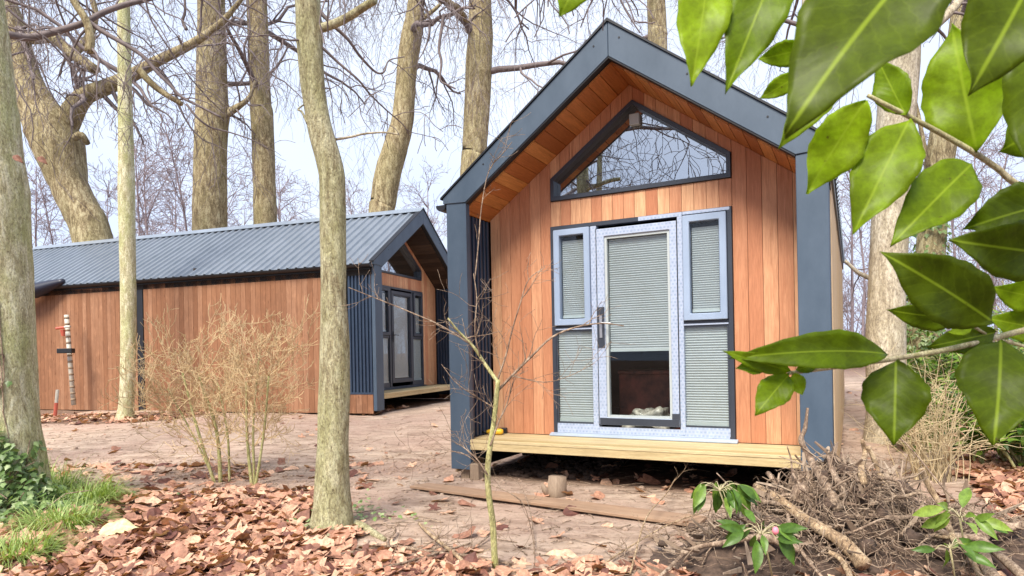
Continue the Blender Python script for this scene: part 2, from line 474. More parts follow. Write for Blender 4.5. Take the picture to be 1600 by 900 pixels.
M['mud'] = mud_mat()

# ------------------------------------------------------------------ ground
def litter_shade_amount(x, y):
    """0 bare mud .. 1 woodland floor or painted cabin shade"""
    n = 0.5 * noise.noise(Vector((x * 0.9, y * 0.9, 9)))
    a = 0.0
    lim = (6.3 + 0.05 * (-x - 3) if x < -1.55 else 5.1 if x < -1.1 else 4.3) + n
    if x < -0.2: a = max(a, min(1, max(0, (lim - y) / 0.5)))
    lim2 = 3.95 + n * 0.6
    a = max(a, min(1, max(0, (lim2 - y) / 0.4)) * (0.85 if x < -1.2 else 0.5 if x < 0.4 else 0.2))
    if x < -9.0: a = max(a, 0.8)
    if 11.7 < y < 13.5 and x < -6: a = max(a, 0.8)
    if y > 17: a = 1
    du, dv = x + 0.6332, y - 6.7137      # shade under both cabins, painted into the soil colour
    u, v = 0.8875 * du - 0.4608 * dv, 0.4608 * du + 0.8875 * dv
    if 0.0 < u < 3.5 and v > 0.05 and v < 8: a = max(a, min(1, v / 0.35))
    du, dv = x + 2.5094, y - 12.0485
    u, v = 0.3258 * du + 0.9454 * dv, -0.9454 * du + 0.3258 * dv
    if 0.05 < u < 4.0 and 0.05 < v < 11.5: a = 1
    if x < -1.7 and 5.5 < y < 8.0: a = max(a, min(0.5, max(0, 0.12 + 0.5 * noise.noise(Vector((x * 1.1, y * 2.2, 31))))))
    if x > 3.1 + 0.55 * (y - 4): a = max(a, 0.9) 
    return a

def build_ground():
    xs = np.unique(np.concatenate([np.linspace(-200, -14, 24), np.linspace(-14, 9, 231), np.linspace(9, 200, 24)]))
    ys = np.unique(np.concatenate([np.linspace(-60, 1, 16), np.linspace(1, 16, 160), np.linspace(16, 260, 40)]))
    mb = MB()
    nx = len(xs)
    for y in ys:
        for x in xs:
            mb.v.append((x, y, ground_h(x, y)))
            mb.t.append(litter_shade_amount(x, y))
    for j in range(len(ys) - 1):
        for i in range(nx - 1):
            a = j * nx + i
            mb.f.append((a, a + 1, a + nx + 1, a + nx))
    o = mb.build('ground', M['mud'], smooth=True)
    tag(o, kind='structure')
build_ground()

# ------------------------------------------------------------------ cabins
m_ = 1.755
def z_out(u): return 4.215 - 0.76 * abs(u - m_)
def z_in(u): return 3.904 - 0.735 * abs(u - m_)
def z_sof(u): return 3.868 - 0.73 * abs(u - m_)
D = 0.59
FL = 0.405

def corrugated(mb, axis_pts, dirv, nrm, z0, z1, amp, pitch, t=0.5):
    pass

def make_cabin(name, label, loc, rz, su, length, film, side_mat, seed):
    rnd = random.Random(seed)
    root = empty(name, loc, rz, label, 'cabin')
    root.scale = (su, 1, 1)
    W = 3.51
    # --- gable fascia and corner posts (paint)
    eL, eR = -0.032, W + 0.032
    for (a, b) in ((eL, m_), (m_, eR)):
        if a < m_ - 1: poly = [(a, z_out(a)), (a, z_out(a) - 0.06), (0.2323, z_in(0.2323)), (m_ - 0.0015, z_in(m_)), (m_ - 0.0015, z_out(m_))]
        else: poly = [(m_ + 0.0015, z_out(m_)), (m_ + 0.0015, z_in(m_)), (W - 0.2323, z_in(W - 0.2323)), (b, z_out(b) - 0.06), (b, z_out(b))]
        MB().prism(poly, -0.03, 0.035, 0.5).build('gable_fascia', M['slate'], root, bevel=0.004)
    for (a, b) in ((0.0, 0.232), (W - 0.232, W)):
        top = lambda u: min(z_in(u), z_out(u) - 0.30)
        MB().prism([(a, 0.098), (b, 0.098), (b, z_in(b) - 0.004 if b < m_ else z_out(b) - 0.072), (a, z_in(a) - 0.004 if a > m_ else z_out(a) - 0.072)], -0.018, 0.055).build('corner_post', M['slate'], root, bevel=0.004)
    # black edge trims under the fascia and along the verge
    tr = MB()
    for s in (-1, 1):
        uo, ui = (m_ + s * 1.52), m_
        tr.prism(sorted_poly([(uo, z_in(uo) - 0.013), (ui, z_in(ui) - 0.013), (ui, z_in(ui) - 0.001), (uo, z_in(uo) - 0.001)], s), -0.022, 0.05)
        uo = m_ + s * 1.81
        tr.prism(sorted_poly([(uo, z_out(uo) + 0.001), (ui, z_out(ui) + 0.001), (ui, z_out(ui) + 0.022), (uo, z_out(uo) + 0.022)], s), -0.045, 0.06)
    tr.build('verge_trim', M['black'], root)
    for u in (0.45, 1.62, 1.86, 2.45, 3.08):
        z = z_out(u) - 0.09
        MB().tube([(u, -0.034, z), (u, -0.029, z)], 0.009, 8).build('fixing', M['black'], root)
    # --- soffit boards run front to back
    sb = MB()
    for s in (-1, 1):
        k = 0.0
        while k < 1.60:
            a, b = k + 0.002, min(k + 0.108, 1.60)
            ua, ub = m_ + s * a, m_ + s * b
            sb.prism(sorted_poly([(ub, z_sof(ub)), (ua, z_sof(ua)), (ua, z_sof(ua) + 0.02), (ub, z_sof(ub) + 0.02)], s), 0.056, D + 0.02, rnd.random())
            k += 0.112
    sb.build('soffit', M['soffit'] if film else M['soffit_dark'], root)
    # --- roof body, corrugated sheets, ridge cap
    rb = MB()
    for s in (-1, 1):
        uo = m_ + s * 1.755
        rb.prism(sorted_poly([(uo, z_sof(uo) + 0.022), (m_, z_sof(m_) + 0.022), (m_, z_out(m_) - 0.05), (uo, z_out(uo) - 0.05)], s), 0.036, length, 0.5)
    rb.build('roof_deck', M['dark'], root)
    for s in (-1, 1):
        sh = MB()
        prof = []
        y = 0.062
        while y < length + 0.02:
            prof += [(y, 0), (y + 0.115, 0), (y + 0.135, 0.032), (y + 0.180, 0.032), (y + 0.2, 0)]
            y += 0.2
        ux, uz = s * math.cos(math.atan(0.76)), -math.sin(math.atan(0.76))
        nx_, nz = math.sin(math.atan(0.76)) * s, math.cos(math.atan(0.76))
        L = (1.83 if s < 0 else 1.785) / math.cos(math.atan(0.76))
        for k, d in enumerate((0.0, L)):
            for (yy, h) in prof:
                sh.v.append((m_ + ux * d + nx_ * h, yy, 4.215 - 0.028 + uz * d + nz * h)); sh.t.append(0.5)
        n = len(prof)
        for i in range(n - 1):
            q = (i, i + 1, n + i + 1, n + i)
            sh.f.append(q if s < 0 else q[::-1])
        o = sh.build('roof_sheet', M['roof'], root)
        md = o.modifiers.new('thickness', 'SOLIDIFY'); md.thickness = 0.003; md.offset = -1
    rc = MB()
    for s in (-1, 1):
        u1 = m_ + s * 0.14
        rc.prism(sorted_poly([(u1, z_out(u1) + 0.023), (m_, z_out(m_) + 0.026), (m_, z_out(m_) + 0.034), (u1, z_out(u1) + 0.030)], s), -0.046, length + 0.03)
    rc.build('ridge_cap', M['ridge'], root)
    # --- gutters
    for s in ((-1, 1) if not film else (-1,)):
        g = MB()
        uc = m_ + s * (1.755 + 0.075)
        zc = z_out(0) - 0.085
        pr = [(uc + 0.062 * math.cos(a), zc + 0.062 * math.sin(a)) for a in [math.pi + math.pi * i / 8 for i in range(9)]]
        pr2 = [(uc + 0.054 * math.cos(a), zc + 0.054 * math.sin(a)) for a in [2 * math.pi - math.pi * i / 8 for i in range(9)]]
        b = len(g.v); allp = pr + pr2; n = len(allp)
        for yy in (0.0, length):
            for (x, z) in allp: g.v.append((x, yy, z)); g.t.append(0.5)
        for i in range(n):
            j = (i + 1) % n
            g.f.append((i, n + i, n + j, j))
        g.prism([(x, z) for (x, z) in pr], -0.004, 0.0)
        g.prism([(x, z) for (x, z) in pr], length, length + 0.004)
        g.build('gutter', M['black'], root)
    for s in (-1, 1):
        MB().box(m_ + s * 1.755 - (0.006 if s > 0 else 0.018), m_ + s * 1.755 + (0.018 if s > 0 else 0.004), 0.06, length, z_out(0) - 0.17, z_out(0) - 0.055).build('eave_board', M['black'], root)
    # --- recess side panels (navy vertical ribs) inside and outside
    for s in (-1, 1):
        rib = MB()
        fu = (lambda a, b: (a, b)) if s < 0 else (lambda a, b: (W - b, W - a))
        a, b = fu(0.035, 0.135)
        rib.box(a, b, 0.057, D + 0.0, 0.16, 2.70)
        y = 0.075
        while y < D - 0.03:
            a, b = fu(0.136, 0.170); rib.box(a, b, y, y + 0.036, FL + 0.004, 2.690)
            a, b = fu(0.006, 0.034); rib.box(a, b, y, y + 0.036, 0.44, 2.74)
            y += 0.074
        a, b = fu(0.004, 0.034); rib.box(a, b, 0.057, D, 0.40, 0.438)
        rib.build('ribbed_side_panel', M['navy'], root, bevel=0.003)
    # --- side cladding
    for s in (-1, 1):
        cl = MB()
        y = D + 0.02
        joint = 5.66
        fu = (lambda a, b: (a, b)) if s < 0 else (lambda a, b: (W - b, W - a))
        while y < length - 0.02:
            w = 0.118
            if abs(y - joint) < 0.12:
                y = joint + 0.09
            a, b = fu(0.0, 0.02)
            cl.box(a, b, y + 0.0025, min(y + w, length), 0.05, z_out(0) - 0.175, rnd.random())
            y += w + 0.0025
        # skirt below the ribbed panel
        y = 0.06
        while y < D + 0.01:
            a, b = fu(0.0, 0.02)
            cl.box(a, b, y + 0.0025, min(y + 0.118, D + 0.018), 0.05, 0.396, rnd.random())
            y += 0.1205
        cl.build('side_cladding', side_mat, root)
        a, b = fu(0.021, 0.12)
        MB().box(a, b, D + 0.02, length, 0.07, z_out(0) - 0.06).build('side_wall', M['dark'], root)
        a, b = fu(0.021, 0.035)
        if s < 0: MB().box(0.004, 0.019, joint - 0.01 - 0.09 + 0.02, joint + 0.085, 0.04, 2.78).build('joint_strip', M['black'], root)
    # --- back wall
    MB().prism([(0.12, 0.07), (W - 0.12, 0.07), (W - 0.12, z_sof(W - 0.12)), (m_, z_sof(m_)), (0.12, z_sof(0.12))], length - 0.1, length - 0.005).build('back_wall', side_mat, root)
    # --- front wall boards
    gw = [(0.90, 2.828), (2.695, 2.828), (2.695, 3.058), (1.785, 3.712), (0.90, 3.058)]
    def gtop(u): return 3.712 - (1.785 - u) * 0.739 if u < 1.785 else 3.712 - (u - 1.785) * 0.7187
    cuts = [0.172]
    for a, b, w in ((0.172, 0.893, 0.12), (0.893, 1.785, 0.111), (1.785, 2.700, 0.114), (2.700, 3.338, 0.128)):
        k = max(1, round((b - a) / w))
        cuts += [a + (b - a) * (i + 1) / k for i in range(k)]
    fw, bk = MB(), MB()
    for a, b in zip(cuts, cuts[1:]):
        spans = []
        if b <= 0.8935 or a >= 2.699: spans = [(lambda u: FL + 0.002, lambda u: z_sof(u) - 0.002)]
        else: spans = [(lambda u: 2.568, lambda u: 2.824), (lambda u: gtop(u) + 0.004, lambda u: z_sof(u) - 0.002)]
        for lo, hi in spans:
            t = rnd.random()
            pts = lambda x0, x1: ([(x0, lo(x0)), (x1, lo(x1)), (x1, hi(x1))] + ([(m_, hi(m_))] if x0 < m_ - 1e-3 < x1 - 1e-3 else []) + [(x0, hi(x0))])
            fw.prism(pts(a + 0.0015, b - 0.0015), D, D + 0.02, t)
            bk.prism(pts(a, b), D + 0.021, D + 0.06)
    fw.build('front_cladding', M['cedar'], root, bevel=0.0012)
    bk.build('front_wall', M['dark'], root)
    # --- gable window
    gf = empty('gable_window', (0, 0, 0)); gf.parent = root
    inn = [(0.94, 2.872), (2.655, 2.872), (2.655, 3.038), (1.785, 3.663), (0.94, 3.038)]
    MB().ring(gw, inn, D - 0.022, D + 0.105).build('frame', M['anthracite'], gf, bevel=0.003)
    MB().prism([(x + (0.001 if x < 1.7 else -0.001 if x > 1.8 else 0), z) for x, z in inn], D + 0.072, D + 0.078).build('pane', M['glass_coated'], gf)
    sx = MB().box(1.745, 1.845, D + 0.01, D + 0.0705, 3.475, 3.585)
    sx.build('junction_box', M['blind_rail'], gf, bevel=0.006)
    # --- door unit
    A = M['anthracite']; PF = M['print_film'] if film else A; SF = M['sash_film'] if film else A
    fr = MB(); fr.rring(0.895, 2.697, 0.415, 2.562, 0.042, D - 0.03, D + 0.05)
    fr.box(0.938, 1.334, D - 0.028, D + 0.045, 1.486, 1.532)
    fr.box(2.252, 2.654, D - 0.028, D + 0.045, 1.486, 1.532)
    fr.build('door_surround', A, root, bevel=0.003)
    MB().quadbox([(0.868, D - 0.085, 0.407), (2.722, D - 0.085, 0.407), (2.722, D + 0.02, 0.407), (0.868, D + 0.02, 0.407),
                  (0.868, D - 0.085, 0.424), (2.722, D - 0.085, 0.424), (2.722, D - 0.032, 0.440), (0.868, D - 0.032, 0.440)]).build('sill', A if not film else M['sill_film'], root, bevel=0.003)
    for (a, b) in ((1.335, 1.398), (2.203, 2.251)):
        MB().box(a, b, D - 0.038, D + 0.045, 0.4575, 2.5195).build('mullion', PF, root, bevel=0.004)
    if film:
        for q in ((0.94, 2.65, 0.441, 0.512), (1.83, 2.25, 2.522, 2.560), (2.255, 2.68, 2.532, 2.560), (0.938, 1.334, 1.492, 1.506), (2.252, 2.654, 1.492, 1.506)):
            MB().box(q[0], q[1], D - 0.0335, D - 0.0302, q[2], q[3]).build('protective_film', M['print_film'], root)
    for q in ((0.9375, 1.3345), (2.2515, 2.6545)):
        MB().box(q[0], q[1], D - 0.026, D + 0.045, 0.4575, 0.535).build('bottom_rail', PF, root)
    # windows
    def blind(mb, x0, x1, z0, z1, y, pitch):
        n = max(2, int((z1 - z0) / pitch)); b = len(mb.v)
        for i in range(2 * n + 1):
            z = z0 + (z1 - z0) * i / (2 * n)
            yy = y + (0.013 if i % 2 else 0.0)
            mb.v += [(x0, yy, z - (0.004 if i % 2 else 0)), (x1, yy, z - (0.004 if i % 2 else 0))]; mb.t += [0.5, 0.5]
        for i in range(2 * n):
            k = b + 2 * i
            mb.f.append((k, k + 1, k + 3, k + 2))
    for (x0, x1) in ((0.938, 1.332), (2.256, 2.652)):
        w = empty('upper_window'); w.parent = root
        MB().rring(x0, x1, 1.536, 2.517, 0.064, D - 0.062, D + 0.03).build('sash', SF, w, bevel=0.006)
        MB().box(x0 + 0.0715, x1 - 0.0715, D - 0.02, D - 0.014, 1.6075, 2.4455).build('pane', M['glass'], w)
        bl = MB(); blind(bl, x0 + 0.075, x1 - 0.075, 1.640, 2.405, D + 0.0, 0.021)
        bl.build('blind', M['blind'], w)
        MB().box(x0 + 0.074, x1 - 0.074, D - 0.006, D + 0.012, 1.612, 1.638).build('blind_rail', M['blind_rail'], w)
        MB().box(x0 + 0.06, x1 - 0.06, D + 0.022, D + 0.026, 1.59, 2.46).build('backing', M['dark'], w)
    for (x0, x1) in ((0.974, 1.334), (2.252, 2.640)):
        w = empty('lower_window'); w.parent = root
        MB().rring(x0 - 0.036, x1 + 0.014 if x1 < 2 else x1 + 0.014, 0.5355, 1.4855, 0.014, D - 0.022, D + 0.03).build('bead', A, w)
        MB().box(x0 - 0.022, x1, D - 0.012, D - 0.006, 0.5495, 1.4715).build('pane', M['glass'], w)
        bl = MB(); blind(bl, x0 - 0.02, x1 - 0.002, 0.590, 1.455, D + 0.004, 0.024)
        bl.build('blind', M['blind'], w)
        q = MB().box(x0 - 0.02, x1 - 0.002, D + 0.0, D + 0.014, 0.551, 0.588).box(x0 - 0.02, x1 - 0.002, D + 0.0, D + 0.014, 1.456, 1.470)
        q.build('blind_rail', M['blind_rail'], w)
        MB().box(x0 - 0.03, x1 + 0.01, D + 0.024, D + 0.028, 0.54, 1.48).build('backing', M['dark'], w)
    # door leaf
    dr = empty('door'); dr.parent = root
    ring = MB().ring([(1.401, 0.535), (2.200, 0.535), (2.200, 2.482), (1.401, 2.482)], [(1.482, 0.606), (2.132, 0.606), (2.132, 2.404), (1.482, 2.404)], D - 0.05, D + 0.03)
    ring.build('door_frame', PF, dr, bevel=0.005)
    bead = MB().rring(1.4825, 2.1315, 0.6065, 2.4035, 0.024 if film else 0.014, D - 0.035, D + 0.02)
    bead.build('glazing_bead', M['blind_rail'] if film else A, dr)
    if film:
        for q in ((1.41, 2.196, 0.537, 0.604), (1.403, 1.476, 1.300, 1.705), (2.13, 2.197, 0.6045, 0.66)):
            MB().box(q[0], q[1], D - 0.0545, D - 0.0505, q[2], q[3]).build('bare_frame', A, dr)
        # black strips standing in for the shadow gaps of the folding joints
        for x in (1.3995, 2.2015):
            MB().box(x - 0.002, x + 0.002, D - 0.0525, D - 0.03, 0.53, 2.49).build('shadow_gap', M['black'], dr)
    MB().box(1.505, 2.108, D - 0.006, D + 0.0, 0.63, 2.38).build('pane', M['glass'], dr)
    bl = MB(); zb = 1.285 if film else 0.66
    blind(bl, 1.513, 2.10, zb, 2.372, D + 0.006, 0.0225)
    bl.build('blind', M['blind'], dr)
    MB().box(1.513, 2.10, D + 0.003, D + 0.02, zb - 0.026, zb - 0.001).build('blind_rail', M['blind_rail'], dr)
    h = MB().box(1.425, 1.452, D - 0.062, D - 0.055, 1.40, 1.62)
    h.tube([(1.438, D - 0.062, 1.545), (1.438, D - 0.10, 1.545), (1.46, D - 0.108, 1.545), (1.56, D - 0.108, 1.54)], 0.0085, 8)
    h.build('handle', M['black'] if not film else M['steel'], dr, smooth=False)
    # --- deck
    dk = MB()
    nb = 4
    for i in range(nb):
        a = -0.018 + i * (D + 0.012) / nb if i else 0.03
        b = -0.018 + (i + 1) * (D + 0.012) / nb - 0.005
        dk.box(0.172 if i else 0.2335, W - 0.172 if i else W - 0.2335, a if i else -0.012, b, FL - 0.03, FL - 0.0015, rnd.random())
    dk.build('deck_boards', M['deck'], root, bevel=0.003)
    MB().box(0.2335, W - 0.2335, -0.026, -0.0125, FL - 0.03, FL - 0.0015, 0.9).box(0.2335, W - 0.2335, -0.022, 0.024, 0.303, FL - 0.0315, 0.6).build('deck_edge', M['deck'], root, bevel=0.003)
    # --- floor, interior, underside
    MB().box(0.12, W - 0.12, D - 0.2, length - 0.11, 0.25, 0.373).build('floor_slab', M['dark'], root)
    MB().box(0.125, W - 0.125, D + 0.065, length - 0.11, 0.375, 0.39).build('interior_floor', M['interior'], root)
    MB().box(0.125, W - 0.125, 4.3, 4.34, 0.392, 3.0).build('partition', M['interior'], root)
    jo = MB()
    for u in (0.35, 1.25, 2.2, 3.1): jo.box(u, u + 0.05, 0.9, length - 0.2, 0.12, 0.248)
    jo.build('joists', M['dark'], root)
    for y in (0.10, 2.2, 4.4, 6.6, 8.8):
        if y > length: break
        for u in ((0.25, 3.15) if y > 1 or not film else (0.25,)):
            gx = loc[0] + math.cos(rz) * u * su - math.sin(rz) * y
            gy = loc[1] + math.sin(rz) * u * su + math.cos(rz) * y
            gz = ground_h(gx, gy) - 0.06 - loc[2]
            MB().box(u, u + 0.09 if su > 0 else u, y, y + 0.10, gz, 0.12, 0.5).build('support_post', M['grey_wood'], root, bevel=0.004)
    return root

def sorted_poly(p, s):
    """four points given for the left slope; mirrored order on the right"""
    return p if s < 0 else p[::-1]

M['steel'] = plain('brushed_steel', (0.55, 0.55, 0.56), 0.3, 0.9)
M['sill_film'] = paint('sill_film', (0.30, 0.36, 0.45, 1), (0.40, 0.46, 0.54, 1), 0.35)

C1 = (-0.6332, 6.7137, 0.0)
A1 = -0.4789
C2 = (-2.5094, 12.0485, 0.1633)
A2 = 1.239
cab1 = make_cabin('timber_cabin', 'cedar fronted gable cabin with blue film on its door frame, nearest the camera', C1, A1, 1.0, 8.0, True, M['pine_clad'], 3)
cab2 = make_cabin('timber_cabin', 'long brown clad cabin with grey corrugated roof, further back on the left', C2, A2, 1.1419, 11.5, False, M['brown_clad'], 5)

def c1(u, v, z): return Vector((C1[0] + math.cos(A1) * u - math.sin(A1) * v, C1[1] + math.sin(A1) * u + math.cos(A1) * v, z))
def c2(u, v, z): return Vector((C2[0] + math.cos(A2) * u * 1.1419 - math.sin(A2) * v, C2[1] + math.sin(A2) * u * 1.1419 + math.cos(A2) * v, z + C2[2]))


# ------------------------------------------------------------------ trees
def trunk_from_profile(prof, Y, Yb=None, top=14.0, lean_top=None, base=True):
    """prof: list of (y_px, x_left, x_right) from the ground upward; returns spine points and radii"""
    pts, rad = [], []
    n = len(prof)
    for i, (py, xl, xr) in enumerate(prof):
        Yi = Y if Yb is None else Yb + (Y - Yb) * i / (n - 1)
        a, b = at(xl, py, Yi), at(xr, py, Yi)
        c = (a + b) / 2; pts.append(c); rad.append((b - a).length / 2 * c.y / math.hypot(c.x, c.y))
    if base:
        g = ground_h(pts[0].x, pts[0].y)
        if pts[0].z > g + 0.1:
            d = pts[0] - pts[1]; d.z = min(d.z, -0.05)
            k = (pts[0].z - g) / -d.z
            q = pts[0] + Vector((d.x * k * 0.5, d.y * k * 0.5, d.z * k))
            q.z = g - 0.1
            r0 = rad[0]
            mid_ = pts[0].lerp(q, 0.7)
            pts = [q, mid_] + pts; rad = [r0 * 1.45, r0 * 1.12] + rad
        else:
            q = pts[0].copy(); q.z = g - 0.12
            pts = [q] + pts; rad = [rad[0] * 1.08] + rad
    d = (pts[-1] - pts[-3]).normalized()
    if d.z < 0.6: d.z = 0.6; d.normalize()
    last, r = pts[-1], rad[-1]
    steps = 5
    h = max(1.0, top - last.z)
    for i in range(1, steps + 1):
        f = i / steps
        dd = Vector((d.x * (1 - f * 0.6), d.y, 1.0 * abs(d.z)))
        pts.append(last + dd * h * f); rad.append(r * (1 - 0.72 * f))
    return pts, rad

def dense(pts, rad, n=5):
    P = spline(pts, n)
    Rr = []
    for i in range(len(rad) - 1):
        for k in range(n): Rr.append(rad[i] + (rad[i + 1] - rad[i]) * k / n)
    Rr.append(rad[-1])
    return P, Rr

def twig_path(rnd, p, d, length, segs, wobble, droop):
    pts = [p.copy()]
    d = d.normalized()
    st = length / segs
    for i in range(segs):
        d = d + Vector((rnd.gauss(0, wobble), rnd.gauss(0, wobble), rnd.gauss(0, wobble) - droop))
        d.normalize()
        p = p + d * st
        pts.append(p.copy())
    return pts

def crown(mb, rnd, p, d, length, r, level, maxl, wob=0.16, droop=0.03, kids=(5, 6, 6, 5), sides=(6, 5, 4, 3, 3), ratio=0.55, minr=0.0045, spread=0.9, zmin=None):
    segs = (8, 7, 6, 5, 4)[min(level, 4)]
    pts = twig_path(rnd, p, d, length, segs, wob, droop * (1 + level))
    rr = [max(minr, r * (1 - 0.75 * i / segs)) for i in range(segs + 1)]
    mb.tube(pts, rr, sides[min(level, len(sides) - 1)], 0.5, cap=False)
    if level >= maxl: return
    for k in range(kids[min(level, len(kids) - 1)]):
        f = 0.22 + 0.78 * (k + rnd.random()) / kids[min(level, len(kids) - 1)]
        i = min(segs - 1, int(f * segs)); fr = f * segs - i
        q = pts[i].lerp(pts[i + 1], min(1, fr))
        a = (pts[i + 1] - pts[i]).normalized()
        side = Vector((rnd.gauss(0, 1), rnd.gauss(0, 1), rnd.gauss(0, 1)))
        side = (side - a * side.dot(a)).normalized()
        nd = a * (1 - 0.45 * spread) + side * spread
        crown(mb, rnd, q, nd, length * ratio * rnd.uniform(0.7, 1.15), max(minr, r * (1 - 0.6 * f) * 0.5), level + 1, maxl, wob, droop, kids, sides, ratio, minr, spread)

def bare_tree(name, label, pts, rad, bmat, seed, limbs=6, start=4.5, llen=4.5, group=None, levels=3, sides=22, rough=0.09, wob=0.2, droop=0.05, twmat='twig_dark', parts=None, kids=(6, 6, 5, 4)):
    rnd = random.Random(seed)
    P, Rr = dense(pts, rad)
    g = P[0]
    root = empty(name, (0, 0, 0), 0, label, 'tree', group)
    mb = MB().tube(P, Rr, sides, 0.5, rough=rough, seed=seed * 3.7)
    mb.build('trunk', bmat, root, smooth=True)
    cr = MB()
    idx = [i for i, p in enumerate(P) if p.z > start]
    for k in range(limbs):
        if not idx: break
        i = idx[int((k + rnd.random() * 0.9) / limbs * (len(idx) - 1))]
        an = rnd.uniform(0, 6.28)
        d = Vector((math.cos(an), math.sin(an), rnd.uniform(0.0, 0.7)))
        crown(cr, rnd, P[i], d, llen * rnd.uniform(0.7, 1.2), min(Rr[i] * 0.45, 0.10), 0, levels, wob, droop, kids=kids)
    cr.build('crown', M[twmat], root, smooth=True)
    return root, P, Rr

def limb(root, pxs, Y, r0, r1, mat, twigs=0, seed=0, name='limb', tl=1.2, sides=8, lv=1, rough=0.06, droop=0.05):
    """a branch laid along pixel points; Y a number or a list"""
    n = len(pxs)
    Ys = Y if hasattr(Y, '__len__') else [Y] * n
    P = [at(x, y, yy) for (x, y), yy in zip(pxs, Ys)]
    Q = spline(P, 5)
    m = len(Q)
    rr = [r0 + (r1 - r0) * (i / (m - 1)) ** 0.8 for i in range(m)]
    MB().tube(Q, rr, sides, 0.5, rough=rough, seed=seed).build(name, mat, root, smooth=True)
    if twigs:
        rnd = random.Random(seed + 100)
        mb = MB()
        for k in range(twigs):
            i = int((0.1 + 0.9 * (k + rnd.random()) / twigs) * (m - 1)); i = min(i, m - 2)
            a = (Q[i + 1] - Q[i]).normalized()
            side = Vector((rnd.gauss(0, 1), rnd.gauss(0, 0.6), rnd.gauss(-0.2, 1))); side = (side - a * side.dot(a)).normalized()
            crown(mb, rnd, Q[i], a * 0.5 + side, tl * rnd.uniform(0.5, 1.2), max(0.004, rr[i] * 0.35), 1, 1 + lv, 0.22, droop, kids=(3, 3, 3, 3), minr=0.003)
        mb.build('twigs', M['twig_dark'], root, smooth=True)

# near trunk at the left edge, ivy at its foot
pts, rad = trunk_from_profile([(745, -62, 78), (690, -58, 70), (640, -54, 62), (560, -52, 58), (450, -54, 55), (300, -58, 47), (183, -62, 33), (60, -66, 18), (-60, -72, 2)], 5.6, top=12)
t1, P1, R1 = bare_tree('beech_tree', 'thick pale green trunk at the left edge with ivy at its foot', pts, rad, M['bark_green'], 1, limbs=5, start=5.0, sides=28)
# leaning plane tree behind the long cabin
pts, rad = trunk_from_profile([(372, 112, 178), (330, 96, 158), (290, 76, 140), (233, 50, 136), (200, 34, 120), (170, 22, 92), (120, 6, 66), (67, -12, 50), (0, -34, 26), (-60, -60, 0)], 18, top=15)
t2, P2, R2 = bare_tree('plane_tree', 'thick leaning trunk behind the left end of the grey roof, with a rising limb', pts, rad, M['bark_big'], 2, limbs=5, start=9, sides=28)
limb(t2, [(100, 205), (118, 172), (135, 152), (165, 140), (205, 122), (240, 102), (300, 72), (345, 40), (380, 0)], [18, 17.9, 17.8, 17.7, 17.5, 17.3, 17, 16.8, 16.6], 0.33, 0.05, M['bark_big'], 14, 5, tl=2.2, lv=2, sides=12)
limb(t2, [(30, 65), (80, 62), (115, 88), (150, 112)], [18, 17.7, 17.4, 17.2], 0.16, 0.13, M['bark_big'], 5, 6, sides=12, tl=1.5, rough=0.25)
limb(t2, [(115, 88), (140, 60), (150, 20), (130, -30)], 17.4, 0.12, 0.06, M['bark_big'], 7, 7, sides=8, tl=1.8, lv=2)
limb(t2, [(138, 228), (128, 214), (118, 218)], [17.8, 17.6, 17.7], 0.07, 0.10, M['bark_big'], 0, 8)
# thin trunk in front of the long cabin
pts, rad = trunk_from_profile([(655, 180, 212), (640, 184, 210), (600, 187, 212), (500, 188, 214), (420, 187, 213), (300, 184, 212), (200, 185, 209), (100, 184, 206), (0, 184, 204), (-60, 184, 203)], 12.45, top=11)
t3, P3, R3 = bare_tree('beech_tree', 'slim straight yellow green trunk standing right against the brown clad wall', pts, rad, M['bark_green'], 3, limbs=5, start=6.3, llen=3.4, rough=0.04)
# two straight trunks behind the roof
pts, rad = trunk_from_profile([(360, 300, 356), (300, 302, 356), (240, 303, 356), (200, 304, 358), (176, 305, 361), (150, 306, 357), (80, 308, 355), (0, 309, 353), (-60, 310, 352)], 22, top=17)
t4, P4, R4 = bare_tree('plane_tree', 'broad straight trunk behind the grey roof, widest of the upright ones', pts, rad, M['bark_big'], 4, limbs=6, start=10, sides=24, rough=0.05)
limb(t4, [(350, 184), (366, 174), (378, 166), (390, 155), (400, 130)], 22, 0.16, 0.05, M['bark_big'], 6, 14, tl=2.0, lv=2)
pts, rad = trunk_from_profile([(350, 396, 434), (300, 396, 432), (240, 394, 430), (180, 391, 427), (160, 391, 424), (80, 388, 421), (0, 385, 418), (-60, 384, 416)], 23, top=17)
t5, P5, R5 = bare_tree('plane_tree', 'straight trunk just right of the broadest one behind the grey roof', pts, rad, M['bark_big'], 5, limbs=6, start=10, sides=24, rough=0.05)
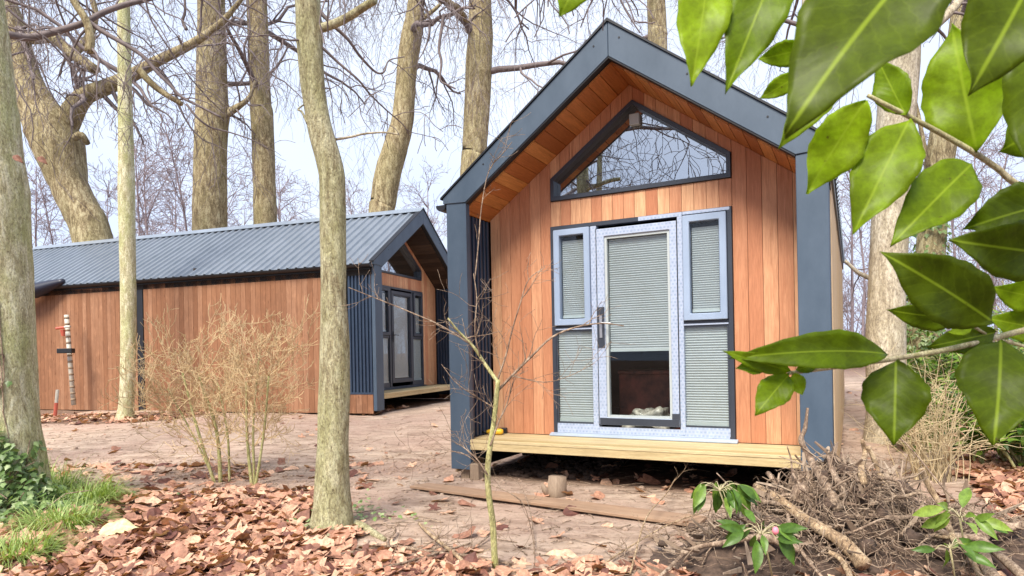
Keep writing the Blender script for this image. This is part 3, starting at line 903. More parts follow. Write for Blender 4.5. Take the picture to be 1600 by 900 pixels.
# the trunk in front, between camera and the long cabin
pts, rad = trunk_from_profile([(828, 481, 556), (812, 485, 553), (790, 489, 549), (760, 491, 546), (700, 495, 545), (600, 498, 547), (540, 500, 546), (500, 501, 544), (470, 500, 541), (400, 501, 541), (300, 499, 540), (262, 495, 536), (200, 480, 518), (150, 472, 510), (100, 466, 506), (50, 463, 504), (0, 461, 501), (-60, 458, 498)], 4.79, top=9)
t6, P6, R6 = bare_tree('beech_tree', 'pale trunk in the middle foreground with roots spreading into dead leaves', pts, rad, M['bark_mid'], 6, limbs=5, start=4.0, llen=2.8, sides=30, rough=0.06)
limb(t6, [(497, 49), (520, 42), (545, 30), (570, 14), (586, 4)], [4.79, 4.75, 4.7, 4.62, 4.55], 0.034, 0.026, M['bark_mid'], 0, 16, sides=12)
limb(t6, [(500, 22), (520, 42), (545, 66), (562, 90), (586, 115), (600, 116), (608, 98), (632, 92)], [4.79, 4.8, 4.85, 4.9, 5, 5, 5.05, 5.1], 0.016, 0.004, M['twig_dark'], 5, 17, sides=6, tl=0.5)
limb(t6, [(502, 76), (530, 102), (560, 128), (580, 152), (605, 176), (630, 198), (640, 215)], [4.79, 4.85, 4.9, 5, 5.1, 5.2, 5.3], 0.012, 0.003, M['twig_dark'], 6, 18, sides=6, tl=0.5)
limb(t6, [(524, 221), (548, 217), (570, 212), (600, 210), (622, 213)], 4.9, 0.011, 0.006, M['bark_pale'], 0, 19, sides=6)
limb(t6, [(481, 196), (472, 178), (466, 174), (476, 166)], 4.75, 0.010, 0.006, M['bark_mid'], 0, 20, sides=6)
limb(t6, [(470, 66), (450, 66), (430, 60), (405, 58)], [4.75, 4.6, 4.5, 4.4], 0.009, 0.004, M['twig_dark'], 3, 21, sides=5, tl=0.4)
for i, pp in enumerate([[(540, 818), (562, 828), (585, 840), (602, 850)], [(500, 822), (480, 832), (462, 836)], [(520, 828), (515, 845), (505, 856)]]):
    Q = [on_ground(x, y, 0.012) for x, y in pp]; Q[0] = P6[0].lerp(Q[0], 0.6); Q[0].z = 0.03
    MB().tube(spline(Q, 4), [0.045 - 0.03 * k / 12 for k in range(13)][:len(spline(Q, 4))] if len(spline(Q, 4)) <= 13 else 0.03, 8, rough=0.1).build('root', M['bark_mid'], t6, smooth=True)
# curved trunk and straight trunk between the cabins
pts, rad = trunk_from_profile([(345, 575, 616), (320, 579, 619), (290, 583, 624), (262, 589, 630), (235, 598, 637), (200, 610, 645), (170, 615, 648), (130, 619, 650), (95, 622, 654), (60, 627, 660), (30, 634, 663), (0, 638, 663), (-60, 640, 662)], 20, top=16)
t7, P7, R7 = bare_tree('plane_tree', 'S curved trunk rising behind the ridge of the grey roof', pts, rad, M['bark_big'], 7, limbs=6, start=9.5, sides=24, rough=0.05)
limb(t7, [(662, 32), (672, 24), (682, 16), (692, 4), (700, -20)], 20, 0.08, 0.04, M['bark_big'], 4, 22, tl=2)
pts, rad = trunk_from_profile([(270, 719, 758), (240, 722, 761), (200, 724, 764), (150, 726, 767), (100, 728, 769), (60, 731, 770), (30, 732, 769), (0, 733, 767), (-60, 734, 766)], 19, top=16)
t8, P8, R8 = bare_tree('plane_tree', 'straight trunk just left of the near cabin gable', pts, rad, M['bark_big'], 8, limbs=7, start=9, sides=24, rough=0.05)
limb(t8, [(732, 52), (726, 30), (712, 14), (690, -4), (680, -30)], [19, 18.5, 18, 17.5, 17], 0.09, 0.06, M['bark_big'], 6, 23, tl=2, lv=2)
limb(t8, [(694, 26), (690, 50), (686, 80), (690, 100), (688, 128), (700, 136), (712, 142)], 17.6, 0.05, 0.02, M['twig_dark'], 0, 24, sides=6)
pts, rad = trunk_from_profile([(82, 1012, 1043), (60, 1012, 1042), (0, 1010, 1039), (-60, 1009, 1038)], 23, top=17)
bare_tree('plane_tree', 'trunk seen above the right slope of the near cabin roof', pts, rad, M['bark_big'], 9, limbs=6, start=12, sides=20, rough=0.04)
pts, rad = trunk_from_profile([(150, 1250, 1270), (60, 1251, 1270), (0, 1252, 1270), (-60, 1253, 1270)], 24, top=16)
bare_tree('plane_tree', 'thin pale trunk glimpsed between green leaves above the near cabin', pts, rad, M['bark_pale'], 10, limbs=5, start=12, sides=18, rough=0.04)
# right hand trunks
pts, rad = trunk_from_profile([(722, 1338, 1432), (700, 1346, 1424), (640, 1353, 1418), (540, 1352, 1416), (470, 1354, 1416), (400, 1358, 1418), (300, 1362, 1424), (200, 1367, 1430), (100, 1374, 1438), (0, 1384, 1440), (-60, 1388, 1442)], 8.6, top=13)
t9, P9, R9 = bare_tree('beech_tree', 'pale smooth trunk right beside the near cabin, dark at its foot', pts, rad, M['bark_pale'], 11, limbs=6, start=6.2, sides=28, rough=0.04)
limb(t9, [(1438, 62), (1460, 42), (1485, 20), (1500, 0), (1520, -40)], [8.6, 8.7, 8.8, 8.9, 9], 0.08, 0.05, M['bark_pale'], 5, 25, tl=1)
pts, rad = trunk_from_profile([(620, 1408, 1470), (500, 1416, 1472), (390, 1430, 1478), (330, 1436, 1482), (250, 1444, 1492), (150, 1462, 1508), (80, 1476, 1520), (0, 1488, 1532), (-60, 1500, 1540)], 12.5, top=14)
t10, P10, R10 = bare_tree('plane_tree', 'leaning ivy grown trunk behind the pale trunk on the right', pts, rad, M['bark_big'], 12, limbs=6, start=7, sides=24, rough=0.06)
limb(t10, [(1450, 262), (1425, 150), (1400, 150), (1380, 156)], 12.4, 0.04, 0.03, M['bark_big'], 3, 26, tl=1)

# dark overhanging boughs, upper left: they belong to a tree standing outside the frame
ov = empty('beech_tree', (0, 0, 0), 0, 'dark overhanging boughs and twigs crossing the upper left of the sky', 'tree')
mbx = MB()
Pb, Rb = dense([Vector((-7.4, 6.3, -0.1)), Vector((-7.3, 6.4, 2.5)), Vector((-7.2, 6.5, 5.5)), Vector((-7.0, 6.4, 10))], [0.30, 0.25, 0.22, 0.1])
mbx.tube(Pb, Rb, 20, rough=0.05).build('trunk', M['bark_green'], ov, smooth=True)
limb(ov, [(-180, 20), (-60, 50), (0, 55), (45, 62), (90, 52), (130, 40), (165, 22), (200, 10), (240, 0), (300, -20)], [6.5, 7, 7.3, 7.5, 7.6, 7.7, 7.8, 7.9, 8, 8.1], 0.05, 0.028, M['twig_dark'], 12, 31, tl=1.3, lv=2)
limb(ov, [(140, 38), (165, 55), (200, 75), (225, 92), (245, 115), (265, 135), (285, 155), (310, 168), (345, 186)], 7.7, 0.030, 0.012, M['twig_dark'], 12, 32, tl=1.0, lv=2)
limb(ov, [(292, 166), (310, 188), (330, 202), (360, 210), (395, 222), (420, 236)], [7.7, 7.7, 7.8, 7.9, 8, 8.1], 0.015, 0.005, M['twig_dark'], 6, 33, tl=0.7)
limb(ov, [(100, -30), (118, 8), (135, 35), (142, 60), (140, 85)], [7.6] * 5, 0.035, 0.05, M['bark_big'], 3, 34, tl=1.0)
limb(ov, [(215, 110), (240, 136), (262, 152), (285, 166)], 7.75, 0.045, 0.028, M['bark_big'], 3, 35, tl=0.6)
limb(ov, [(225, -20), (235, 30), (262, 75), (290, 115), (320, 150), (350, 180)], [7.4, 7.5, 7.6, 7.8, 8, 8.2], 0.012, 0.006, M['twig_dark'], 6, 36, tl=0.7)
limb(ov, [(-60, -30), (0, 8), (40, 40), (75, 65), (110, 100), (150, 120), (190, 138)], [7, 7.2, 7.3, 7.4, 7.6, 7.8, 8], 0.018, 0.005, M['twig_dark'], 8, 37, tl=0.9, lv=2)
limb(ov, [(300, -10), (330, 12), (355, 35), (390, 50), (425, 68)], 8.2, 0.016, 0.007, M['twig_dark'], 6, 38, tl=0.8, lv=2)
limb(ov, [(288, -20), (290, 20), (286, 36), (292, 50)], 8.2, 0.014, 0.02, M['twig_dark'], 0, 39, tl=0.8)

# weeping twigs hanging into the sky gaps
def weeping(px, py, Y, n, seed, length, label, w=60):
    rnd = random.Random(seed)
    mb = MB()
    for k in range(max(2, int(n * 0.65))):
        p = at(px + rnd.uniform(-w, w), py + rnd.uniform(-50, 20), Y + rnd.uniform(-1.5, 1.5))
        crown(mb, rnd, p, Vector((rnd.gauss(0, 0.5), rnd.gauss(0, 0.3), -0.6)), length * rnd.uniform(0.6, 1.2), 0.010, 1, 3, 0.20, 0.10, kids=(4, 3, 3, 3), minr=0.0034)
    return mb
# high boughs above the frame that carry them (each belongs to one of the trees behind)
for (root, px, py, Y, n, seed, L, w) in ((t8, 700, -20, 17, 9, 41, 3.6, 60), (t8, 800, -20, 18, 8, 42, 3.6, 55), (t7, 570, -30, 18, 7, 43, 4.0, 60), (t4, 280, -30, 19, 8, 44, 4.2, 90),
                                 (t2, 140, -20, 15, 8, 45, 3.6, 110), (t5, 450, -20, 19, 6, 46, 4.0, 60), (t10, 1480, -20, 12, 7, 47, 2.6, 110), (t9, 1340, 60, 11, 6, 48, 2.2, 70)):
    mb = weeping(px, py, Y, n, seed, L, '', w)
    rnd = random.Random(seed)
    for k in range(2):
        a, b = at(px - w - 40, -90 - 50 * k, Y + k), at(px + w + 60, -60 - 50 * k, Y + k * 0.5)
        mb.tube(spline([a, a.lerp(b, 0.5) + Vector((0, 0, 0.4)), b], 5), 0.06, 6)
    mb.build('hanging_twigs', M['twig_dark'], root, smooth=True)
limb(t10, [(1130, -30), (1150, 30), (1165, 62), (1150, 90), (1140, 116)], 15, 0.03, 0.012, M['twig_dark'], 8, 51, tl=1.4)
limb(t8, [(960, -20), (975, 15), (990, 40), (1000, 55)], 20, 0.035, 0.02, M['twig_dark'], 8, 52, tl=2.0, lv=2)
limb(t10, [(1320, 410), (1340, 428), (1356, 436), (1380, 446)], 12, 0.03, 0.05, M['bark_pale'], 4, 53, tl=1.2, lv=2)

# slender young trees further back
rnd = random.Random(77)
def make_slender(seed):
    r2 = random.Random(seed)
    root = empty('slender_tree', (0, 0, 0), 0, 'slender bare tree standing in the distant wood', 'tree', 'slender bare trees in the distance')
    P = twig_path(r2, Vector((0, 0, -0.2)), Vector((0, 0, 1)), 11, 12, 0.035, -0.03)
    rr = [0.085 * (1 - 0.8 * i / 12) for i in range(13)]
    MB().tube(P, rr, 7, cap=False).build('trunk', M['twig_far'], root, smooth=True)
    mb = MB()
    for k in range(22):
        i = min(11, 1 + int(k / 22 * 11)); an = r2.uniform(0, 6.28)
        crown(mb, r2, P[i], Vector((math.cos(an) * 0.6, math.sin(an) * 0.6, 0.9)), r2.uniform(1.6, 3.4) * (1 - 0.03 * i), 0.024, 1, 3, 0.13, 0.0, kids=(6, 6, 5, 4), minr=0.009, spread=0.75)
    mb.build('crown', M['twig_far'], root, smooth=True)
    return root
protos = [make_slender(s) for s in (1, 2, 3)]
def copy_tree(o, parent=None):
    c = o.copy(); COL.objects.link(c); c.parent = parent
    for ch in [x for x in bpy.data.objects if x.parent == o]: copy_tree(ch, c)
    return c
k = 0
for px, Y in ((60, 30), (85, 38), (150, 34), (222, 30), (238, 36), (256, 33), (275, 41), (292, 30), (372, 34), (384, 40), (445, 36), (462, 31), (480, 42), (560, 38), (585, 48), (670, 40), (690, 50), (780, 46), (1332, 30), (1345, 38), (1500, 26), (1530, 32), (1560, 27), (1585, 36), (1445, 40)):
    o = protos[k] if k < 3 else copy_tree(protos[k % 3])
    p = at(px, 500, Y)
    o.location = (p.x, p.y, ground_h(p.x, p.y)); o.rotation_euler = (0, 0, rnd.uniform(0, 6.28))
    s_ = rnd.uniform(0.8, 1.15); o.scale = (s_, s_, s_)
    k += 1
# the far wood: one mass of stems and brush
mb = MB()
for k in range(420):
    x = rnd.uniform(-75, 75); y = rnd.uniform(45, 75)
    g = ground_h(x, y)
    P = twig_path(rnd, Vector((x, y, g - 0.2)), Vector((0, 0, 1)), rnd.uniform(3.5, 9), 6, 0.06, -0.02)
    mb.tube(P, [0.07 * (1 - 0.13 * i) for i in range(7)], 3, cap=False)
    for j in range(14):
        i = rnd.randint(1, 5); an = rnd.uniform(0, 6.28)
        Q = twig_path(rnd, P[i], Vector((math.cos(an) * 0.7, math.sin(an) * 0.7, 0.8)), rnd.uniform(1, 3), 4, 0.15, 0)
        mb.tube(Q, [0.03, 0.025, 0.02, 0.018, 0.014], 3, cap=False)
tag(mb.build('distant_wood', M['twig_far']), 'far-off bare wood filling the horizon', 'woodland', kind='stuff')

# trees behind the camera, seen mirrored in the gable window
for i, (x, y, h) in enumerate(((-13.5, -4.5, 13), (-19, -12.0, 15), (-7.0, -14.5, 14))):
    pts = [Vector((x, y, -0.2)), Vector((x + 0.1, y, 3)), Vector((x - 0.1, y + 0.2, 6)), Vector((x + 0.2, y, h))]
    bare_tree('beech_tree', ['tree mirrored in the gable window, nearest behind the camera', 'tree mirrored in the gable window, farthest left', 'tree mirrored in the gable window, farthest right'][i], pts, [0.3, 0.26, 0.22, 0.07], M['bark_mid'], 60 + i, limbs=10, start=3.0, llen=4.5, sides=12, droop=0.03)

# ------------------------------------------------------------------ leaves, shared shapes
class LeafMB(MB):
    """mesh of leaves that also stores along / across coordinates for the vein pattern"""
    def __init__(s):
        super().__init__(); s.uv = []
    def leaf(s, base, tip, nrm, width, curl=0.15, t=0.5, seg=12, cross=6, droop=0.0, wave=0.0, seed=0, shape=0.42):
        base, tip = Vector(base), Vector(tip)
        ax = tip - base; L = ax.length; ax.normalize()
        nrm = Vector(nrm); nrm = (nrm - ax * nrm.dot(ax)).normalized()
        sd_ = ax.cross(nrm)
        b = len(s.v)
        for i in range(seg + 1):
            u = i / seg
            # rounded base, pointed tip
            w = (math.sin(math.pi * u ** (0.90 if shape < 0.5 else 1.0)) ** 0.88) * (1 - 0.35 * u ** 3)
            w *= 1 + 0.03 * math.sin(u * 41 + seed * 3)
            if u > 0.86: w *= 0.90 ** ((u - 0.86) * 14)
            w = max(w, 0.02 if i in (0, seg) else 0.05)
            c = base + ax * (L * u) + nrm * (L * droop * (4 * u * (1 - u)))
            for j in range(cross + 1):
                q = (j / cross) * 2 - 1
                h = curl * abs(q) ** 1.4 * w * width * 0.5
                h += wave * width * math.sin(u * 13 + seed + (2 if q > 0 else 0)) * abs(q) * 0.12
                p = c + sd_ * (q * w * width * 0.5) + nrm * h
                s.v.append(tuple(p)); s.t.append(t); s.uv.append((u, q * max(w, 0.25), 0))
        n = cross + 1
        for i in range(seg):
            for j in range(cross):
                a = b + i * n + j
                s.f.append((a, a + 1, a + n + 1, a + n))
    def build(s, name, mat, parent=None, smooth=True, thick=0.0, **k):
        o = super().build(name, mat, parent, smooth)
        a = o.data.attributes.new('luv', 'FLOAT_VECTOR', 'POINT')
        if len(s.uv) == len(s.v):
            a.data.foreach_set('vector', np.array(s.uv, dtype=np.float32).ravel())
        if thick:
            md = o.modifiers.new('thickness', 'SOLIDIFY'); md.thickness = thick
        return o

# ------------------------------------------------------------------ foreground laurel branch
lb = empty('laurel_bush', (1.75, 1.0, 0), 0, 'glossy green laurel boughs reaching into the picture from the right, closest to the camera', 'bush')
lb['label'] = 'glossy green laurel boughs reaching in from the right, closest to the camera'
off = Vector((-1.75, -1.0, 0))
camp = Vector((0, 0, EYE))
def lt(pts, r0, r1, sides=8, name='twig'):
    Q = spline([p + off for p in pts], 6); m = len(Q)
    MB().tube(Q, [r0 + (r1 - r0) * i / (m - 1) for i in range(m)], sides, rough=0.08).build(name, M['laurel_twig'], lb, smooth=True)
M['laurel_twig'] = bark('laurel_twig', (0.26, 0.22, 0.12, 1), (0.40, 0.34, 0.22, 1), (0.50, 0.44, 0.30, 1), (0.28, 0.30, 0.10, 1), 0.4, 40.0, 0.2)
stem = [Vector((1.75, 1.0, -0.1)), Vector((1.70, 1.02, 0.5)), Vector((1.62, 1.0, 1.0)), Vector((1.50, 0.98, 1.5)), Vector((1.25, 0.92, 2.1)), Vector((1.0, 0.8, 2.5))]
lt(stem, 0.022, 0.010, 12, 'stem')
lt([Vector((1.655, 1.0, 0.85)), at(1800, 470, 1.15), at(1600, 519, 1.05), at(1555, 531, 1.03), at(1480, 549, 1.0), at(1400, 563, 0.98), at(1330, 573, 0.96), at(1270, 581, 0.95), at(1232, 586, 0.94)], 0.0055, 0.0028)
lt([Vector((1.57, 1.0, 1.25)), at(1760, 385, 1.05), at(1600, 298, 1.0), at(1560, 268, 0.99), at(1525, 244, 0.98), at(1470, 212, 0.97), at(1425, 188, 0.96), at(1390, 170, 0.95), at(1355, 152, 0.95)], 0.0055, 0.0030)
lt([at(1790, 650, 1.13), at(1640, 560, 1.06), at(1555, 531, 1.03), at(1520, 512, 1.0), at(1500, 500, 0.99)], 0.003, 0.002)
lt([Vector((1.40, 0.95, 1.75)), at(1720, 40, 0.95), at(1620, -60, 0.85), at(1440, -95, 0.75), at(1230, -90, 0.72), at(1100, -80, 0.72), at(930, -70, 0.72), at(900, -60, 0.72)], 0.006, 0.003)
lt([at(1640, 340, 0.93), at(1700, 300, 0.95), at(1760, 330, 1.0), at(1790, 385, 1.07)], 0.003, 0.004)
LV = [  # base px, tip px, width px, depth base, depth tip, tone, curl, droop
 ((925, -62), (874, 30), 72, .72, .72, .62, .25, .05), ((1108, -60), (1080, 138), 92, .72, .70, .80, .2, .05), ((1222, -70), (1134, 148), 100, .72, .70, .42, .2, .06),
 ((1262, 78), (1184, 96), 44, .95, .98, .55, .2, .05), ((1252, 118), (1186, 158), 34, .96, 1.0, .7, .2, .05), ((1452, -75), (1226, 214), 212, .62, .58, .13, .18, .06),
 ((1318, 95), (1216, 236), 66, .85, .84, .72, .25, .04), ((1352, 160), (1260, 306), 92, .92, .95, .85, .22, -.04), ((1415, 183), (1372, 98), 60, .95, .98, .50, .2, .03),
 ((1421, 189), (1333, 368), 104, .94, .92, .62, .2, .04), ((1519, 258), (1392, 386), 98, .96, .92, .50, .25, .06), ((1526, 240), (1486, 42), 128, .97, .99, .66, .2, .03),
 ((1640, -90), (1512, 152), 176, .66, .64, .15, .2, .05), ((1655, 20), (1612, 292), 140, .80, .78, .22, .2, .05), ((1655, 318), (1503, 362), 92, .92, .95, .24, .3, .08),
 ((1552, 506), (1377, 397), 112, .90, .88, .12, .2, .06), ((1650, 400), (1484, 378), 104, .93, .90, .16, .25, .05), ((1500, 500), (1386, 487), 52, .98, .97, .26, .2, .05),
 ((1556, 522), (1448, 545), 52, 1.02, 1.02, .28, .2, .04), ((1518, 516), (1482, 522), 20, .98, .98, .95, .2, .0), ((1386, 556), (1138, 563), 66, .96, .93, .30, .35, .14),
 ((1400, 566), (1397, 698), 104, .96, .92, .20, .15, .05), ((1564, 533), (1553, 698), 130, 1.0, .93, .17, .15, .05), ((1236, 583), (1129, 551), 32, .94, .92, .55, .2, .05),
 ((1233, 588), (1180, 652), 56, .94, .92, .55, .2, .05), ((1244, 581), (1280, 571), 22, .94, .95, .45, .2, .03), ((1240, 586), (1254, 620), 30, .94, .93, .88, .2, .0),
 ((1640, 470), (1548, 452), 60, 1.1, 1.1, .66, .2, .05), ((1640, 520), (1540, 500), 56, 1.12, 1.12, .58, .2, .05), ((1198, 575), (1150, 578), 30, .94, .93, .48, .2, .05),
 ((1290, -100), (1272, 32), 60, .80, .82, .66, .2, .03), ((1660, 180), (1560, 240), 110, .98, 1.0, .38, .2, .05), ((1760, 300), (1650, 420), 110, 1.0, 1.0, .3, .2, .05), ((1770, 560), (1660, 700), 120, 1.1, 1.1, .25, .2, .05)]
for k, (b, t, w, yb, yt, tone, curl, dr_) in enumerate(LV):
    B, T = at(*b, yb), at(*t, yt)
    nrm = (camp - (B + T) / 2).normalized() + Vector((0.18 * math.sin(k * 2.1), 0.0, 0.25 * math.cos(k * 1.3)))
    lm = LeafMB()
    lm.leaf(B + off, T + off, nrm, w * 0.93 * (yb + yt) / 2 / F, curl, min(1, tone * 1.05 + 0.03), 22, 8, dr_, 0.55, k, 0.42)
    ax = (T - B).normalized()
    o = lm.build('leaf', M['leaf_near'], lb, thick=0.0006)

# ------------------------------------------------------------------ shrubs with twiggy crowns
def twiggy_shrub(label, px, py, stems, crown_px, seed, scale=1.0):
    rnd = random.Random(seed)
    g = on_ground(px, py)
    root = empty('bare_shrub', g, 0, label, 'shrub', 'bare twiggy shrubs in the dead leaves')
    tw = MB()
    for k, (dx, topx, topy, r) in enumerate(stems):
        b = Vector((dx * g.y / F, rnd.uniform(-0.06, 0.06), -0.05))
        T = at(topx, topy, g.y + rnd.uniform(-0.15, 0.15)) - g
        mid_ = b.lerp(T, 0.5) + Vector((rnd.gauss(0, 0.03), rnd.gauss(0, 0.03), 0))
        Q = spline([b, mid_, T], 6)
        MB().tube(Q, [r * (1 - 0.5 * i / 12) for i in range(13)], 10, rough=0.12, seed=k).build('stem', M['stem_green'], root, smooth=True)
        for j in range(9):
            i = rnd.randint(4, 12)
            an = rnd.uniform(0, 6.28)
            d = Vector((math.cos(an), math.sin(an), rnd.uniform(0.2, 1.1)))
            crown(tw, rnd, Q[i], d, 0.60 * scale * rnd.uniform(0.6, 1.15), r * 0.36, 1, 4, 0.17, -0.03, kids=(4, 4, 3, 3), minr=0.0026, spread=0.75, ratio=0.62)
    tw.build('twigs', M['twig_beige'], root, smooth=True)
twiggy_shrub('bare beige twiggy shrub with three straight stems, left of its pair', 342, 757, [(-6, 285, 585, .018), (2, 310, 590, .022), (14, 340, 600, .014), (-2, 262, 610, .012)], None, 5)
twiggy_shrub('bare beige twiggy shrub with forked crooked stems, right of its pair', 392, 765, [(0, 385, 600, .018), (8, 420, 590, .015), (4, 405, 560, .014)], None, 6, 0.85)

# thin sapling in front of the near cabin
g = on_ground(774, 893)
sp = empty('sapling', (0, 0, 0), 0, 'leafless sapling with crooked stem standing in front of the near cabin corner', 'sapling')
Ys = g.y
Q = spline([at(x, y, Ys) for x, y in ((776, 905), (773, 870), (770, 820), (764, 780), (762, 740), (766, 700), (772, 660), (776, 620), (778, 596))], 4)
MB().tube(Q, [0.020 - 0.007 * i / (len(Q) - 1) for i in range(len(Q))], 12, rough=0.14).build('stem', M['stem_green'], sp, smooth=True)
rnd = random.Random(12)
BR = [([(778, 600), (758, 572), (740, 545), (716, 520), (700, 500)], .0125, .005), ([(776, 600), (790, 560), (800, 520), (812, 480), (826, 440), (852, 420)], .006, .002),
      ([(776, 615), (800, 590), (830, 560), (862, 530), (900, 514), (940, 508), (975, 512)], .009, .003), ([(750, 560), (742, 520), (745, 470), (740, 430)], .005, .002),
      ([(734, 540), (690, 512), (640, 490), (590, 470), (545, 452)], .005, .0025), ([(766, 700), (780, 660), (790, 640), (802, 600)], .006, .003), ([(742, 440), (748, 380), (752, 330), (764, 270), (788, 240), (800, 225)], .004, .0018),
      ([(772, 640), (740, 620), (712, 600), (690, 572)], .005, .002), ([(800, 590), (850, 600), (890, 590), (930, 570)], .004, .0015), ([(764, 740), (720, 710), (680, 715), (640, 740)], .004, .0016), ([(766, 760), (800, 775), (822, 800), (836, 870), (830, 905)], .004, .002), ([(762, 745), (745, 720), (722, 700), (712, 696)], .005, .002)]
tw = MB()
for k, (pp, r0, r1) in enumerate(BR):
    Q = spline([at(x, y, Ys + 0.05 * math.sin(k + i)) for i, (x, y) in enumerate(pp)], 4); m = len(Q)
    MB().tube(Q, [r0 + (r1 - r0) * i / (m - 1) for i in range(m)], 6, rough=0.1).build('branch', M['stem_green'] if k == 0 else M['root'], sp, smooth=True)
    for j in range(7):
        i = rnd.randint(2, m - 2)
        a = (Q[i + 1] - Q[i]).normalized(); sdv = Vector((rnd.gauss(0, 1), rnd.gauss(0, .6), rnd.gauss(0.3, 1)))
        crown(tw, rnd, Q[i], a + sdv * 0.7, rnd.uniform(0.10, 0.30), r0 * 0.35, 2, 3, 0.14, -0.01, kids=(3, 3, 3, 3), minr=0.0012)
tw.build('twigs', M['root'], sp, smooth=True)

# ------------------------------------------------------------------ leaf litter
def litter(n, seed):
    rnd = random.Random(seed)
    mb = LeafMB()
    shapes = []
    for k in range(5):
        r3 = random.Random(k)
        pts = []
        for i in range(15):
            a = -math.pi + 2 * math.pi * i / 15
            lob = (0.72 + 0.28 * math.cos(5 * a)) if k < 2 else (0.78 + 0.14 * math.cos(3 * a)) if k == 2 else (0.55 + 0.40 * abs(math.cos(a)))
            pts.append((a, lob * r3.uniform(0.8, 1.12)))
        shapes.append(pts)
    cnt = 0
    while cnt < n:
        y = 2.3 + 11 * rnd.random() ** 1.7
        x = rnd.uniform(-0.82, 0.85) * y
        a = litter_shade_amount(x, y)
        if rnd.random() > a * (0.35 if (x + 3.3) ** 2 / 0.5 + (y - 5.3) ** 2 / 0.5 < 1 else 1) + (0.018 if y < 7 else 0.008) + 0.05 * max(0, noise.noise(Vector((x * .8, y * .8, 3)))): continue
        du, dv = x + 0.6332, y - 6.7137
        if -0.0 < 0.8875 * du - 0.4608 * dv < 3.5 and 0.4608 * du + 0.8875 * dv > 0.05 and rnd.random() > 0.04: continue
        s_ = rnd.uniform(0.04, 0.115) * (1.0 if y < 8 else 0.8)
        g = ground_h(x, y)
        p = Vector((x, y, g + rnd.uniform(0.004, 0.045) * (a if a > 0.5 else 0.3)))
        nn = Vector((rnd.gauss(0, 0.34), rnd.gauss(0, 0.34), 1)).normalized()
        u = nn.orthogonal().normalized(); an = rnd.uniform(0, 6.28)
        w = nn.cross(u)
        u, w = u * math.cos(an) + w * math.sin(an), w * math.cos(an) - u * math.sin(an)
        t = min(1, max(0, rnd.gauss(0.52, 0.33)))
        cx, cy, cz = rnd.uniform(-0.3, 0.6), rnd.uniform(-0.5, 0.6), rnd.uniform(-0.4, 0.4)
        b = len(mb.v)
        mb.v.append(tuple(p)); mb.t.append(t); mb.uv.append((0, 0, 0))
        for (ang, r) in rnd.choice(shapes):
            X, Y_ = math.cos(ang) * r * s_, math.sin(ang) * r * s_ * 0.85
            Z = (cx * X * X + cy * Y_ * Y_ + cz * X * Y_) / s_ * 0.75 + rnd.uniform(-0.06, 0.06) * s_
            q = p + u * X + w * Y_ + nn * Z
            q.z = max(q.z, g + 0.001)
            mb.v.append(tuple(q)); mb.t.append(t); mb.uv.append((0, 0, 0))
        for i in range(15):
            mb.f.append((b, b + 1 + i, b + 1 + (i + 1) % 15))
        cnt += 1
    return mb
tag(litter(15000, 3).build('fallen_leaves', M['litter'], smooth=False), 'brown and pinkish dead leaves covering the woodland floor', 'leaves', kind='stuff')
# small twigs and crumbs strewn on the mud
rnd = random.Random(9)
mb = MB()
for k in range(2600):
    y = 2.6 + 9 * rnd.random() ** 1.4; x = rnd.uniform(-0.8, 0.85) * y
    g = ground_h(x, y)
    a = rnd.uniform(0, 3.14); L = rnd.uniform(0.02, 0.16) * (1 if rnd.random() < 0.8 else 2)
    d = Vector((math.cos(a), math.sin(a), rnd.uniform(-0.02, 0.12))) * L
    p = Vector((x, y, g + 0.004))
    mb.tube([p, p + d * 0.5 + Vector((rnd.gauss(0, .004), rnd.gauss(0, .004), 0.004)), p + d], rnd.uniform(0.0012, 0.004), 4, rnd.random(), cap=False)
tag(mb.build('twig_debris', M['root']), 'small broken twigs strewn over mud and leaves', 'twigs', kind='stuff')
# clods and small stones in the mud
mb = MB()
def blob(mb, c, r, seed, t=0.5, n=8, m=6, flat=0.6, rough=0.35):
    b = len(mb.v)
    for i in range(m + 1):
        th = math.pi * i / m
        for k in range(n):
            ph = 2 * math.pi * k / n
            d = Vector((math.sin(th) * math.cos(ph), math.sin(th) * math.sin(ph), math.cos(th)))
            rr = r * (1 + rough * noise.noise(d * 1.6 + Vector((seed, 0, 0))) + rough * 0.4 * noise.noise(d * 4 + Vector((seed, 5, 0))))
            mb.v.append((c[0] + d.x * rr, c[1] + d.y * rr, c[2] + d.z * rr * flat)); mb.t.append(t)
    for i in range(m):
        for k in range(n):
            k2 = (k + 1) % n
            mb.f.append((b + i * n + k, b + (i + 1) * n + k, b + (i + 1) * n + k2, b + i * n + k2))
for k in range(4200):
    y = 3.2 + 9 * rnd.random() if k % 2 else rnd.gauss(7.4, 0.7); x = rnd.uniform(-0.85, 0.85) * y
    if litter_shade_amount(x, y) > 0.5: continue
    r = abs(rnd.gauss(0, 0.012)) + 0.005
    blob(mb, (x, y, ground_h(x, y) + r * 0.1), r, k * 1.3, 0.0, 6, 4)
tag(mb.build('mud_clods', M['mud'], smooth=True), 'small clods and stones lying in the trodden mud', 'clods', kind='stuff')

# pale yellow leaf in the litter
g = on_ground(185, 845, 0.05)
lm = LeafMB(); lm.leaf(g + Vector((-0.12, -0.03, 0)), g + Vector((0.13, 0.02, 0.015)), (0.1, -0.5, 1), 0.17, 0.12, 0.5, 10, 6, 0.08, 0.5)
tag(lm.build('dead_leaf', M['yellow_leaf'], thick=0.001), 'large pale yellow leaf lying among the brown ones', 'leaf')

